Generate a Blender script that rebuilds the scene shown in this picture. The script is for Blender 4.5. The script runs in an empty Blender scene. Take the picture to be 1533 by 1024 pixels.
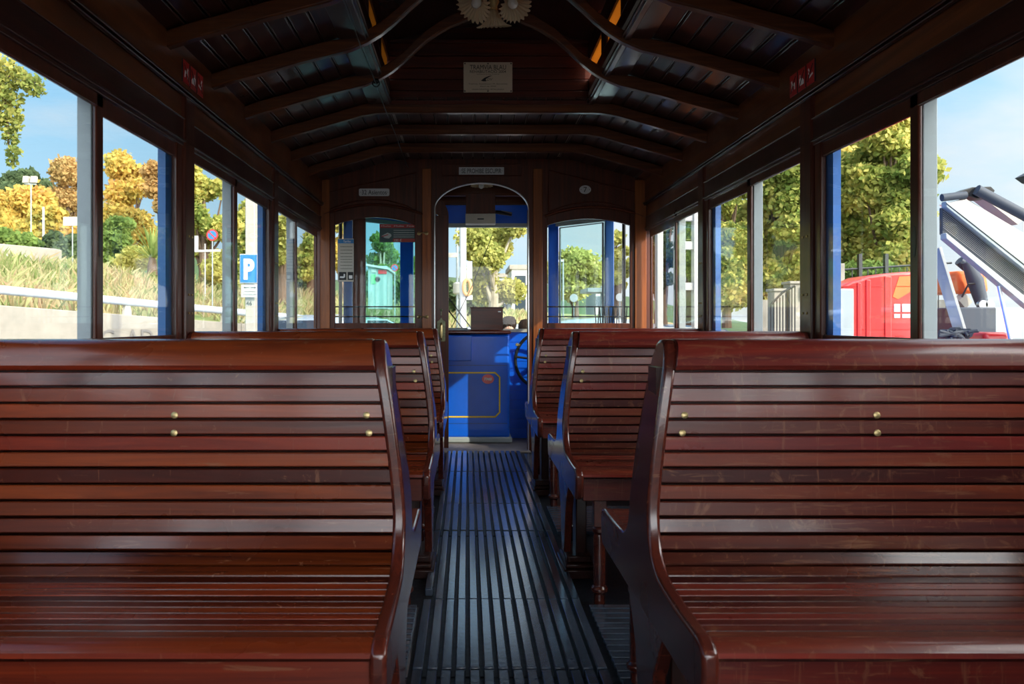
import bpy, math, random
import numpy as np
from mathutils import Vector, Matrix, noise

# ------------------------------------------------------------------ camera, world, sun, exposure
S = bpy.context.scene
COL = S.collection
PI = math.pi
F = 1200.0; CX = 700.0; CY = 482.0; H = 0.942
cam_d = bpy.data.cameras.new('camera'); cam = bpy.data.objects.new('camera', cam_d); COL.objects.link(cam)
cam.location = (0, 0, H); cam.rotation_euler = (PI / 2, 0, 0)
cam_d.sensor_width = 36; cam_d.lens = 36 * F / 1533
cam_d.shift_x = (766.5 - CX) / 1533; cam_d.shift_y = -(512 - CY) / 1533
cam_d.clip_start = 0.02; cam_d.clip_end = 2000
cam_d.dof.use_dof = True; cam_d.dof.focus_distance = 3.4; cam_d.dof.aperture_fstop = 9.0
S.camera = cam
S.view_settings.view_transform = 'Standard'; S.view_settings.look = 'None'
S.view_settings.gamma = 1; S.view_settings.use_curve_mapping = False
S.view_settings.exposure = 0.66

W = bpy.data.worlds.new('sky'); S.world = W; W.use_nodes = True
nt = W.node_tree; nt.nodes.clear()
def N(nt, t, **k):
    n = nt.nodes.new(t)
    for a, v in k.items():
        if a.startswith('i_'):
            n.inputs[a[2:].replace('_', ' ')].default_value = v
        else: setattr(n, a, v)
    return n
def ramp(nt, stops, interp='LINEAR'):
    n = nt.nodes.new('ShaderNodeValToRGB'); n.color_ramp.interpolation = interp
    e = n.color_ramp.elements
    while len(e) > 1: e.remove(e[-1])
    e[0].position = stops[0][0]; e[0].color = (*stops[0][1], 1)
    for p, c in stops[1:]:
        q = e.new(p); q.color = (*c, 1)
    return n
tc = N(nt, 'ShaderNodeTexCoord'); sep = N(nt, 'ShaderNodeSeparateXYZ')
nt.links.new(tc.outputs['Generated'], sep.inputs[0])
grad = ramp(nt, [(0.0, (.72, .84, .92)), (0.12, (.52, .80, 1.0)), (0.35, (.26, .62, 1.0)), (0.6, (.10, .30, .66)), (1, (.07, .2, .5))])
nt.links.new(sep.outputs['Z'], grad.inputs[0])
mp = N(nt, 'ShaderNodeMapping'); mp.inputs['Scale'].default_value = (1.5, 1.5, 4.5); mp.inputs['Location'].default_value = (0.35, .2, .1)
nt.links.new(tc.outputs['Generated'], mp.inputs[0])
nz = N(nt, 'ShaderNodeTexNoise', i_Scale=1.3, i_Detail=7.0, i_Roughness=.55, i_Distortion=.4)
nt.links.new(mp.outputs[0], nz.inputs['Vector'])
addx = N(nt, 'ShaderNodeMath', operation='MULTIPLY_ADD'); addx.inputs[1].default_value = .32
nt.links.new(sep.outputs['X'], addx.inputs[0]); nt.links.new(nz.outputs['Fac'], addx.inputs[2])
cr = ramp(nt, [(0.44, (0, 0, 0)), (0.66, (1, 1, 1))]); nt.links.new(addx.outputs[0], cr.inputs[0])
mx = N(nt, 'ShaderNodeMix', data_type='RGBA')
nt.links.new(cr.outputs[0], mx.inputs[0]); nt.links.new(grad.outputs[0], mx.inputs[6])
mx.inputs[7].default_value = (.82, .87, .92, 1)
# extra sky glow around the sun, behind right, added to brighten the interior
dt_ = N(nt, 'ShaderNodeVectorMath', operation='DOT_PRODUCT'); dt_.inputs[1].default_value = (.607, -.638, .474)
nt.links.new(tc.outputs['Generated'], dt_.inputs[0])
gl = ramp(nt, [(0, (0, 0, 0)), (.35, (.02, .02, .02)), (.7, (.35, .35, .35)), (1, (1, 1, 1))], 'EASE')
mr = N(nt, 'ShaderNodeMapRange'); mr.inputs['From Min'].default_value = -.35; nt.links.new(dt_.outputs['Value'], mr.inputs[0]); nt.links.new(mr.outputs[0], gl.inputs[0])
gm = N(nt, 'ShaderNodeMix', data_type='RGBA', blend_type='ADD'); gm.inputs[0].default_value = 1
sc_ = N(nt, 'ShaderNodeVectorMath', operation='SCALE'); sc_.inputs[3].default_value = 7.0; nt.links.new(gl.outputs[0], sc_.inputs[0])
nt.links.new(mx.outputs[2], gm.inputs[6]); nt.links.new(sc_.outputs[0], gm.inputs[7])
bg = N(nt, 'ShaderNodeBackground'); bg.inputs[1].default_value = .72
wo = N(nt, 'ShaderNodeOutputWorld')
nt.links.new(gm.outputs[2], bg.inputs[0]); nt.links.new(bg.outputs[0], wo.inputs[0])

sun_d = bpy.data.lights.new('sun', 'SUN'); sun = bpy.data.objects.new('sun', sun_d); COL.objects.link(sun)
sun_d.energy = 3.0; sun_d.angle = math.radians(.6); sun_d.color = (1, .90, .72)
sun.rotation_euler = Vector((-1, 1.05, -.78)).to_track_quat('-Z', 'Y').to_euler()

# ------------------------------------------------------------------ helpers
R = random.Random(7)
def P(px, py, d): return Vector(((px - CX) * d / F, d, H + (CY - py) * d / F))
XC = .1145; UW = 1.1775                      # car centre line, half width
XL = XC - UW; XR = XC + UW

def setp(o, label=None, cat=None, group=None, kind=None):
    if label: o['label'] = label
    if cat: o['category'] = cat
    if group: o['group'] = group
    if kind: o['kind'] = kind
    return o
def thing(name, loc, label=None, cat=None, group=None, kind=None):
    o = bpy.data.objects.new(name, None); COL.objects.link(o); o.location = loc; o.empty_display_size = .05
    return setp(o, label, cat, group, kind)
def wloc(o):
    v = Vector((0, 0, 0))
    while o: v += o.location; o = o.parent
    return v
def smooth_by_angle(me, ang=35):
    me.polygons.foreach_set('use_smooth', [True] * len(me.polygons))
    try: me.set_sharp_from_angle(angle=math.radians(ang))
    except Exception: pass

class MB:
    def __init__(s): s.v = []; s.f = []; s.m = []
    def add(s, vs, fs, mi=0):
        b = len(s.v); s.v += [tuple(v) for v in vs]
        s.f += [tuple(b + i for i in f) for f in fs]; s.m += [mi] * len(fs); return s
    def box(s, x0, x1, y0, y1, z0, z1, mi=0):
        if x0 > x1: x0, x1 = x1, x0
        if y0 > y1: y0, y1 = y1, y0
        if z0 > z1: z0, z1 = z1, z0
        return s.add([(x0,y0,z0),(x1,y0,z0),(x1,y1,z0),(x0,y1,z0),(x0,y0,z1),(x1,y0,z1),(x1,y1,z1),(x0,y1,z1)],
              [(0,3,2,1),(4,5,6,7),(0,1,5,4),(1,2,6,5),(2,3,7,6),(3,0,4,7)], mi)
    def prism(s, pts, ext, mi=0):
        """pts: closed loop of 3D points, ext: extrusion vector (or function of point)"""
        n = len(pts); e = ext if callable(ext) else (lambda p: ext)
        a = [Vector(p) for p in pts]; b = [p + Vector(e(p)) for p in a]
        return s.add(a + b, [tuple(range(n))[::-1], tuple(range(n, 2 * n))] + [(i, (i + 1) % n, n + (i + 1) % n, n + i) for i in range(n)], mi)
    def bar(s, p, q, w, h=None, up=(0, 0, 1), mi=0):
        h = h or w; p = Vector(p); q = Vector(q); d = (q - p).normalized(); u = Vector(up)
        if abs(d.dot(u)) > .98: u = Vector((0, 1, 0))
        a = d.cross(u).normalized() * (w / 2); b = a.cross(d).normalized() * (h / 2)
        return s.prism([p - a - b, p + a - b, p + a + b, p - a + b], q - p, mi)
    def tube(s, pts, r, n=8, mi=0, cap=True):
        pts = [Vector(p) for p in pts]; rs = r if isinstance(r, (list, tuple)) else [r] * len(pts)
        rings = []; prev = None
        for i, p in enumerate(pts):
            d = (pts[min(i + 1, len(pts) - 1)] - pts[max(i - 1, 0)]).normalized()
            if prev is None:
                a = d.cross(Vector((0, 0, 1)));
                if a.length < .05: a = d.cross(Vector((1, 0, 0)))
            else: a = prev - d * prev.dot(d)
            a.normalize(); prev = a; b = d.cross(a)
            rings += [p + (a * math.cos(2 * PI * k / n) + b * math.sin(2 * PI * k / n)) * rs[i] for k in range(n)]
        fs = [(i * n + k, i * n + (k + 1) % n, (i + 1) * n + (k + 1) % n, (i + 1) * n + k) for i in range(len(pts) - 1) for k in range(n)]
        if cap: fs += [tuple(range(n))[::-1], tuple(range((len(pts) - 1) * n, len(pts) * n))]
        return s.add(rings, fs, mi)
    def lathe(s, prof, c, n=20, axis=None, mi=0, ruffle=None, cap=True):
        """prof [(r,z)], around axis at c"""
        M = Vector((0, 0, 1)).rotation_difference(Vector(axis or (0, 0, 1)).normalized()).to_matrix()
        vs = []
        for j, (r, z) in enumerate(prof):
            for k in range(n):
                a = 2 * PI * k / n; rr = r; zz = z
                if ruffle: rr, zz = ruffle(r, z, a, j / (len(prof) - 1))
                vs.append(Vector(c) + M @ Vector((rr * math.cos(a), rr * math.sin(a), zz)))
        m = len(prof)
        fs = [(j * n + k, j * n + (k + 1) % n, (j + 1) * n + (k + 1) % n, (j + 1) * n + k) for j in range(m - 1) for k in range(n)]
        if cap: fs += [tuple(range(n))[::-1], tuple(range((m - 1) * n, m * n))]
        return s.add(vs, fs, mi)
    def strip(s, a, b, ext, mi=0):
        """solid between two polylines a,b (same length) extruded by ext, made of boxes sharing one shell"""
        n = len(a); e = Vector(ext)
        v = [Vector(p) for p in a] + [Vector(p) for p in b] + [Vector(p) + e for p in a] + [Vector(p) + e for p in b]
        fs = []
        for i in range(n - 1):
            fs += [(i, i + 1, n + i + 1, n + i), (2*n + i, 3*n + i, 3*n + i + 1, 2*n + i + 1),
                   (i, 2*n + i, 2*n + i + 1, i + 1), (n + i, n + i + 1, 3*n + i + 1, 3*n + i)]
        fs += [(0, n, 3*n, 2*n), (n - 1, 3*n - 1, 4*n - 1, 2*n - 1)]
        return s.add(v, fs, mi)
    def build(s, name, mat, parent=None, bevel=0, smooth=True, at=None, seg=2, label=None):
        me = bpy.data.meshes.new(name)
        vs = np.array([tuple(v) for v in s.v], dtype=np.float64)
        if parent is not None: off = np.array(wloc(parent))
        elif at is not None: off = np.array(at, dtype=float)
        else:
            lo = vs.min(0); hi = vs.max(0); off = np.array([(lo[0] + hi[0]) / 2, (lo[1] + hi[1]) / 2, lo[2]])
        vs = vs - off
        me.from_pydata([tuple(v) for v in vs], [], s.f)
        mats = mat if isinstance(mat, (list, tuple)) else [mat]
        for m in mats: me.materials.append(m)
        if len(mats) > 1: me.polygons.foreach_set('material_index', s.m)
        me.update()
        import bmesh
        b = bmesh.new(); b.from_mesh(me); bmesh.ops.recalc_face_normals(b, faces=b.faces); b.to_mesh(me); b.free()
        o = bpy.data.objects.new(name, me); COL.objects.link(o)
        if parent is not None: o.parent = parent
        else: o.location = off
        if bevel:
            md = o.modifiers.new('bevel', 'BEVEL'); md.width = bevel; md.segments = seg; md.limit_method = 'ANGLE'; md.angle_limit = math.radians(40)
            md.harden_normals = False
        if smooth: smooth_by_angle(me)
        if label: o['label'] = label
        return o
def struct(mb, name, mat, **k): return setp(mb.build(name, mat, **k), kind='structure')

def text(txt, name, mat, parent, center, w=None, h=None, xdir=(1, 0, 0), zdir=(0, 0, 1), depth=.0006, shear=0, bold=0):
    cu = bpy.data.curves.new(name, 'FONT'); cu.body = txt; cu.align_x = 'CENTER'; cu.align_y = 'CENTER'; cu.size = 1; cu.shear = shear; cu.offset = bold
    cu.extrude = .004; cu.resolution_u = 3
    t = bpy.data.objects.new(name, cu); COL.objects.link(t)
    dg = bpy.context.evaluated_depsgraph_get(); dg.update()
    me = bpy.data.meshes.new_from_object(t.evaluated_get(dg)); bpy.data.objects.remove(t)
    co = np.array([tuple(v.co) for v in me.vertices])
    lo = co.min(0); hi = co.max(0); c = (lo + hi) / 2; sz = hi - lo
    sx = (w / sz[0]) if w else None; sy = (h / sz[1]) if h else None
    if sx is None: sx = sy
    if sy is None: sy = sx
    X = np.array(xdir, float); X /= np.linalg.norm(X); Z = np.array(zdir, float); Nn = np.cross(X, Z)
    q = (co - c)
    wv = np.outer(q[:, 0] * sx, X) + np.outer(q[:, 1] * sy, Z) + np.outer(q[:, 2] / max(sz[2], 1e-6) * depth, Nn) + np.array(center)
    base = wloc(parent) if parent is not None else Vector(center)
    wv -= np.array(base)
    me.vertices.foreach_set('co', wv.ravel()); me.update(); me.name = name
    me.materials.clear(); me.materials.append(mat)
    o = bpy.data.objects.new(name, me); COL.objects.link(o)
    if parent is not None: o.parent = parent
    else: o.location = base
    return o

def copy_tree(o, parent=None):
    c = o.copy(); COL.objects.link(c)
    if parent is not None: c.parent = parent
    for ch in list(o.children): copy_tree(ch, c)
    return c

# ------------------------------------------------------------------ materials
def mat(name, color, rough=.5, metal=0, coat=0, coat_rough=.1, spec=.5, bump=0, bscale=40, var=0, vscale=4, trans=0, emit=None):
    m = bpy.data.materials.new(name); m.use_nodes = True; nt = m.node_tree; b = nt.nodes['Principled BSDF']
    b.inputs['Base Color'].default_value = (*color, 1); b.inputs['Roughness'].default_value = rough; b.inputs['Metallic'].default_value = metal
    b.inputs['Coat Weight'].default_value = coat; b.inputs['Coat Roughness'].default_value = coat_rough
    b.inputs['Specular IOR Level'].default_value = spec
    tc = N(nt, 'ShaderNodeTexCoord')
    if var:
        n = N(nt, 'ShaderNodeTexNoise', i_Scale=vscale, i_Detail=6.0, i_Roughness=.6); nt.links.new(tc.outputs['Object'], n.inputs['Vector'])
        r = ramp(nt, [(.3, tuple(c * (1 - var) for c in color)), (.7, tuple(min(1, c * (1 + var)) for c in color))])
        nt.links.new(n.outputs['Fac'], r.inputs[0]); nt.links.new(r.outputs[0], b.inputs['Base Color'])
    if bump:
        n = N(nt, 'ShaderNodeTexNoise', i_Scale=bscale, i_Detail=5.0); nt.links.new(tc.outputs['Object'], n.inputs['Vector'])
        u = N(nt, 'ShaderNodeBump', i_Strength=bump, i_Distance=.01); nt.links.new(n.outputs['Fac'], u.inputs['Height']); nt.links.new(u.outputs[0], b.inputs['Normal'])
    return m

def wood(name, dark, light, axis='X', rough=.32, coat=.6, coat_rough=.12, isl=.35, scratch=0, gscale=1.0, hue=None, bump=.06, spec=.5):
    m = bpy.data.materials.new(name); m.use_nodes = True; nt = m.node_tree; L = nt.links.new; b = nt.nodes['Principled BSDF']
    tc = N(nt, 'ShaderNodeTexCoord'); geo = N(nt, 'ShaderNodeNewGeometry')
    # offset the grain per board
    off = N(nt, 'ShaderNodeVectorMath', operation='SCALE'); cmb = N(nt, 'ShaderNodeCombineXYZ')
    for i in range(3): L(geo.outputs['Random Per Island'], cmb.inputs[i])
    L(cmb.outputs[0], off.inputs[0]); off.inputs[3].default_value = 13.0
    ad = N(nt, 'ShaderNodeVectorMath', operation='ADD'); L(tc.outputs['Object'], ad.inputs[0]); L(off.outputs[0], ad.inputs[1])
    mp = N(nt, 'ShaderNodeMapping'); sc = {'X': (1.2, 26, 26), 'Y': (26, 1.2, 26), 'Z': (26, 26, 1.2)}[axis]
    mp.inputs['Scale'].default_value = tuple(s * gscale for s in sc); L(ad.outputs[0], mp.inputs[0])
    n1 = N(nt, 'ShaderNodeTexNoise', i_Scale=1.0, i_Detail=8.0, i_Roughness=.62, i_Distortion=1.2); L(mp.outputs[0], n1.inputs['Vector'])
    r = ramp(nt, [(.28, dark), (.52, tuple((a + c) / 2 for a, c in zip(dark, light))), (.74, light)]); L(n1.outputs['Fac'], r.inputs[0])
    hs = N(nt, 'ShaderNodeHueSaturation')
    vr = N(nt, 'ShaderNodeMapRange'); vr.inputs['To Min'].default_value = 1 - isl; vr.inputs['To Max'].default_value = 1 + isl
    L(geo.outputs['Random Per Island'], vr.inputs[0]); L(vr.outputs[0], hs.inputs['Value']); L(r.outputs[0], hs.inputs['Color'])
    if hue:
        h1 = N(nt, 'ShaderNodeMath', operation='MULTIPLY'); h1.inputs[1].default_value = 7.31; L(geo.outputs['Random Per Island'], h1.inputs[0])
        h2 = N(nt, 'ShaderNodeMath', operation='FRACT'); L(h1.outputs[0], h2.inputs[0])
        h3 = N(nt, 'ShaderNodeMapRange'); h3.inputs['To Min'].default_value = .5 - hue; h3.inputs['To Max'].default_value = .5 + hue; L(h2.outputs[0], h3.inputs[0]); L(h3.outputs[0], hs.inputs['Hue'])
    col = hs.outputs[0]
    # broad patches of polish and grime
    n2 = N(nt, 'ShaderNodeTexNoise', i_Scale=3.0, i_Detail=5.0); L(tc.outputs['Object'], n2.inputs['Vector'])
    rr = N(nt, 'ShaderNodeMapRange'); rr.inputs['From Min'].default_value = .3; rr.inputs['From Max'].default_value = .7
    rr.inputs['To Min'].default_value = rough * .75; rr.inputs['To Max'].default_value = rough * 1.3; L(n2.outputs['Fac'], rr.inputs[0])
    L(rr.outputs[0], b.inputs['Roughness'])
    if scratch:
        facs = []
        for rot, scl, th in (((0, .5, .3), (60, 60, 5), .62), ((0, 0, 0), (7, 90, 90), .60), ((0, 0, 0), (22, 22, 22), .62)):
            m2 = N(nt, 'ShaderNodeMapping'); m2.inputs['Rotation'].default_value = rot; m2.inputs['Scale'].default_value = scl; L(tc.outputs['Object'], m2.inputs[0])
            n3 = N(nt, 'ShaderNodeTexNoise', i_Scale=1.0, i_Detail=4.0, i_Roughness=.7, i_Distortion=.6); L(m2.outputs[0], n3.inputs['Vector'])
            q = N(nt, 'ShaderNodeMapRange'); q.inputs['From Min'].default_value = th + .05 - .06 * scratch; q.inputs['From Max'].default_value = th + .08; L(n3.outputs['Fac'], q.inputs[0])
            facs.append(q.outputs[0])
        a1 = N(nt, 'ShaderNodeMath', operation='MAXIMUM'); L(facs[0], a1.inputs[0]); L(facs[1], a1.inputs[1])
        a2 = N(nt, 'ShaderNodeMath', operation='MAXIMUM'); L(a1.outputs[0], a2.inputs[0]); L(facs[2], a2.inputs[1])
        a3 = N(nt, 'ShaderNodeMath', operation='MULTIPLY'); L(a2.outputs[0], a3.inputs[0]); a3.inputs[1].default_value = .55
        mxx = N(nt, 'ShaderNodeMix', data_type='RGBA'); L(a3.outputs[0], mxx.inputs[0]); L(col, mxx.inputs[6]); mxx.inputs[7].default_value = (.30, .12, .06, 1)
        col = mxx.outputs[2]
    L(col, b.inputs['Base Color'])
    b.inputs['Coat Weight'].default_value = coat; b.inputs['Coat Roughness'].default_value = coat_rough; b.inputs['Specular IOR Level'].default_value = spec
    u = N(nt, 'ShaderNodeBump', i_Strength=bump, i_Distance=.004); L(n1.outputs['Fac'], u.inputs['Height']); L(u.outputs[0], b.inputs['Normal']); 
    L(u.outputs[0], b.inputs['Coat Normal'])
    return m

def glass(name, tint=(1, 1, 1), refl=.06):
    m = bpy.data.materials.new(name); m.use_nodes = True; nt = m.node_tree; nt.nodes.clear()
    o = N(nt, 'ShaderNodeOutputMaterial'); t = N(nt, 'ShaderNodeBsdfTransparent'); t.inputs[0].default_value = (*tint, 1)
    g = N(nt, 'ShaderNodeBsdfGlossy'); g.inputs['Roughness'].default_value = .02
    lw = N(nt, 'ShaderNodeLayerWeight'); pw = N(nt, 'ShaderNodeMath', operation='POWER'); pw.inputs[1].default_value = 4.0
    nt.links.new(lw.outputs['Facing'], pw.inputs[0])
    f = N(nt, 'ShaderNodeMath', operation='MULTIPLY_ADD'); f.inputs[1].default_value = .55; f.inputs[2].default_value = .02; nt.links.new(pw.outputs[0], f.inputs[0])
    x = N(nt, 'ShaderNodeMixShader'); nt.links.new(f.outputs[0], x.inputs[0]); nt.links.new(t.outputs[0], x.inputs[1]); nt.links.new(g.outputs[0], x.inputs[2]); nt.links.new(x.outputs[0], o.inputs[0])
    return m

def leafmat(name, stops, trans=.45):
    m = bpy.data.materials.new(name); m.use_nodes = True; nt = m.node_tree; nt.nodes.clear(); L = nt.links.new
    o = N(nt, 'ShaderNodeOutputMaterial'); geo = N(nt, 'ShaderNodeNewGeometry'); tc = N(nt, 'ShaderNodeTexCoord')
    n = N(nt, 'ShaderNodeTexNoise', i_Scale=.55, i_Detail=3.0); L(tc.outputs['Object'], n.inputs['Vector'])
    a = N(nt, 'ShaderNodeMath', operation='MULTIPLY_ADD'); L(geo.outputs['Random Per Island'], a.inputs[0]); a.inputs[1].default_value = .5
    s = N(nt, 'ShaderNodeMath', operation='MULTIPLY_ADD'); L(n.outputs['Fac'], s.inputs[0]); s.inputs[1].default_value = 1.6; s.inputs[2].default_value = -.55; L(s.outputs[0], a.inputs[2])
    r = ramp(nt, stops); L(a.outputs[0], r.inputs[0])
    d = N(nt, 'ShaderNodeBsdfDiffuse'); t = N(nt, 'ShaderNodeBsdfTranslucent'); L(r.outputs[0], d.inputs[0]); L(r.outputs[0], t.inputs[0])
    x = N(nt, 'ShaderNodeMixShader', i_Fac=trans); L(d.outputs[0], x.inputs[1]); L(t.outputs[0], x.inputs[2]); L(x.outputs[0], o.inputs[0])
    return m

M = {}
M['bench_l'] = wood('varnished_bench_wood', (.060, .008, .005), (.26, .038, .008), 'X', rough=.28, coat=.5, isl=.75, scratch=.25, hue=.007)
M['bench_r'] = wood('scuffed_bench_wood', (.060, .008, .008), (.19, .025, .010), 'X', rough=.32, coat=.5, coat_rough=.13, isl=.7, scratch=1.3, hue=.008)
M['bench_end'] = wood('bench_end_wood', (.05, .010, .008), (.16, .028, .014), 'Y', rough=.25, coat=.8, isl=.1, scratch=.5)
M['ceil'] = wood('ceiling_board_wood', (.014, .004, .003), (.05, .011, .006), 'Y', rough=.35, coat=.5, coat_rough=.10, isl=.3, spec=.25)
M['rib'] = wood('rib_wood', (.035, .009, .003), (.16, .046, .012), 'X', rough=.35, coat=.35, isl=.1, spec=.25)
M['panel'] = wood('side_panel_wood', (.035, .009, .003), (.19, .055, .014), 'Y', rough=.38, coat=.25, isl=.15, gscale=.5, spec=.25)
M['frame'] = wood('window_frame_wood', (.030, .007, .004), (.10, .022, .010), 'Z', rough=.35, coat=.4, isl=.1, spec=.3)
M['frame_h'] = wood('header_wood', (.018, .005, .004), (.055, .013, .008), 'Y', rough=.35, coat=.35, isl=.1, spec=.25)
M['bulk'] = wood('bulkhead_wood', (.035, .008, .004), (.13, .028, .009), 'Z', rough=.4, coat=.2, isl=.15, spec=.25)
M['bulk_lt'] = wood('bulkhead_stile_wood', (.14, .034, .007), (.34, .10, .020), 'Z', rough=.4, coat=.2, isl=.1, spec=.25)
M['endwall'] = wood('end_board_wood', (.030, .005, .003), (.12, .020, .007), 'X', rough=.4, coat=.2, isl=.3, spec=.25)
M['mat'] = mat('rubber_slat', (.060, .080, .115), rough=.24, coat=1.0, coat_rough=.14, bump=.15, bscale=60, var=.35, vscale=20)
M['floor'] = mat('floor_lino', (.016, .020, .027), rough=.45, bump=.25, bscale=30, var=.35, vscale=6)
M['plat'] = mat('worn_platform_boards', (.20, .17, .16), rough=.6, bump=.3, var=.25, vscale=8)
M['blue'] = mat('blue_paint', (.004, .12, .74), rough=.3, coat=.15, spec=.3, var=.12, vscale=3)
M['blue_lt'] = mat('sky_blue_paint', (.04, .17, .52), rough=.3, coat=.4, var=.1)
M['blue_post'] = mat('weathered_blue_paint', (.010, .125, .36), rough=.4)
M['grey'] = mat('grey_paint', (.34, .39, .40), rough=.5, var=.08)
M['white'] = mat('white_paint', (.50, .50, .48), rough=.45, var=.06)
M['cream'] = mat('cream_paint', (.50, .47, .40), rough=.6, var=.1)
M['yellow'] = mat('yellow_line_paint', (.95, .66, .02), rough=.4)
M['red'] = mat('red_paint', (.72, .03, .03), rough=.3, coat=.3, var=.08)
M['redsign'] = mat('red_sign', (.42, .012, .012), rough=.4)
M['orange'] = mat('orange_plastic', (.85, .16, .03), rough=.45)
M['black'] = mat('black_metal', (.012, .012, .014), rough=.35)
M['ink'] = mat('black_ink', (.012, .012, .012), rough=.6)
M['whiteink'] = mat('white_ink', (.80, .80, .78), rough=.6)
M['steel'] = mat('worn_steel', (.45, .46, .48), rough=.32, metal=.9)
M['alum'] = mat('bright_aluminium', (.80, .80, .80), rough=.28, metal=.9)
M['brass'] = mat('aged_brass', (.55, .42, .20), rough=.35, metal=.85, var=.2, vscale=60)
M['brassgreen'] = mat('greenish_brass_plate', (.16, .17, .10), rough=.4, metal=.7, var=.3, vscale=60)
M['signwhite'] = mat('enamel_white', (.55, .55, .55), rough=.35)
M['plaque'] = mat('engraved_plaque', (.62, .52, .38), rough=.4, metal=.1)
M['shade'] = leafmat('ruffled_glass', [(0, (.75, .58, .36)), (1, (.80, .64, .42))], .6)
M['bulb'] = mat('bulb_glass', (.75, .72, .65), rough=.08, coat=1)
M['glass'] = glass('window_glass', (.97, .985, .98))
M['tint'] = glass('tinted_glass', (.60, .85, .86))
M['tint2'] = glass('pale_tinted_glass', (.80, .92, .92))
M['amber'] = leafmat('amber_glass', [(0, (.34, .17, .04)), (1, (.42, .22, .06))], .85)
M['cardark'] = mat('car_window', (.03, .045, .06), rough=.08, coat=1)
M['tyre'] = mat('tyre', (.02, .02, .02), rough=.8)
M['carwhite'] = mat('car_white', (.55, .58, .60), rough=.2, coat=1)
M['carblue'] = mat('car_pale_blue', (.25, .42, .62), rough=.2, coat=1)
M['concrete'] = mat('pale_concrete', (.28, .255, .215), rough=.85, bump=.2, bscale=12, var=.18, vscale=2.5)
M['asphalt'] = mat('asphalt', (.12, .12, .12), rough=.85, bump=.2, bscale=20, var=.2, vscale=1)
M['bark'] = mat('bark', (.13, .085, .055), rough=.9, bump=.8, bscale=8, var=.3, vscale=3)
M['palebark'] = mat('pale_bark', (.36, .32, .24), rough=.9, bump=.5, bscale=8, var=.3, vscale=3)
M['skin'] = mat('skin', (.55, .32, .22), rough=.5)
M['hair'] = mat('dark_hair', (.02, .012, .008), rough=.9, bump=1, bscale=60, spec=.1)
M['cloth'] = mat('pale_cloth', (.55, .50, .48), rough=.85)
M['darkcloth'] = mat('dark_cloth', (.03, .035, .06), rough=.85)
M['greypanel'] = mat('dark_grey_panel', (.055, .065, .085), rough=.6, spec=.3)
M['bluesign'] = mat('parking_blue', (.02, .20, .50), rough=.4)
M['lf_yellow'] = leafmat('autumn_yellow_leaves', [(0, (.34, .34, .10)), (.35, (.58, .46, .12)), (.6, (.72, .52, .14)), (.85, (.60, .34, .12)), (1, (.30, .34, .12))])
M['lf_orange'] = leafmat('autumn_brown_leaves', [(0, (.30, .25, .10)), (.4, (.50, .34, .14)), (.7, (.60, .38, .15)), (1, (.36, .22, .10))])
M['lf_green'] = leafmat('green_leaves', [(0, (.10, .17, .05)), (.5, (.20, .30, .08)), (1, (.36, .42, .12))])
M['lf_dark'] = leafmat('dark_evergreen', [(0, (.07, .11, .06)), (.6, (.12, .17, .08)), (1, (.18, .22, .10))])
M['lf_mix'] = leafmat('plane_tree_leaves', [(0, (.15, .22, .05)), (.25, (.30, .36, .09)), (.5, (.56, .54, .15)), (.8, (.72, .58, .18)), (1, (.62, .34, .12))])
M['lf_pale'] = leafmat('pale_autumn_leaves', [(0, (.26, .30, .08)), (.5, (.52, .50, .15)), (1, (.72, .62, .22))])
M['lf_branch'] = leafmat('branch_leaves', [(0, (.12, .18, .05)), (.4, (.26, .30, .08)), (.75, (.48, .44, .12)), (1, (.58, .42, .14))])
M['grass'] = leafmat('dry_grass_blades', [(0, (.14, .20, .06)), (.35, (.26, .30, .12)), (.6, (.42, .38, .20)), (.85, (.46, .34, .20)), (1, (.40, .26, .16))], .3)
def terrain_mat():
    m = bpy.data.materials.new('grassy_bank'); m.use_nodes = True; nt = m.node_tree; b = nt.nodes['Principled BSDF']; L = nt.links.new
    tc = N(nt, 'ShaderNodeTexCoord'); n = N(nt, 'ShaderNodeTexNoise', i_Scale=.35, i_Detail=9.0, i_Roughness=.7); L(tc.outputs['Object'], n.inputs['Vector'])
    r = ramp(nt, [(.32, (.10, .16, .04)), (.45, (.24, .27, .09)), (.56, (.42, .30, .16)), (.72, (.48, .30, .18))]); L(n.outputs['Fac'], r.inputs[0]); L(r.outputs[0], b.inputs['Base Color'])
    b.inputs['Roughness'].default_value = 1
    n2 = N(nt, 'ShaderNodeTexNoise', i_Scale=9.0, i_Detail=6.0); L(tc.outputs['Object'], n2.inputs['Vector'])
    u = N(nt, 'ShaderNodeBump', i_Strength=.9, i_Distance=.1); L(n2.outputs['Fac'], u.inputs['Height']); L(u.outputs[0], b.inputs['Normal'])
    return m
M['bank'] = terrain_mat()

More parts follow.
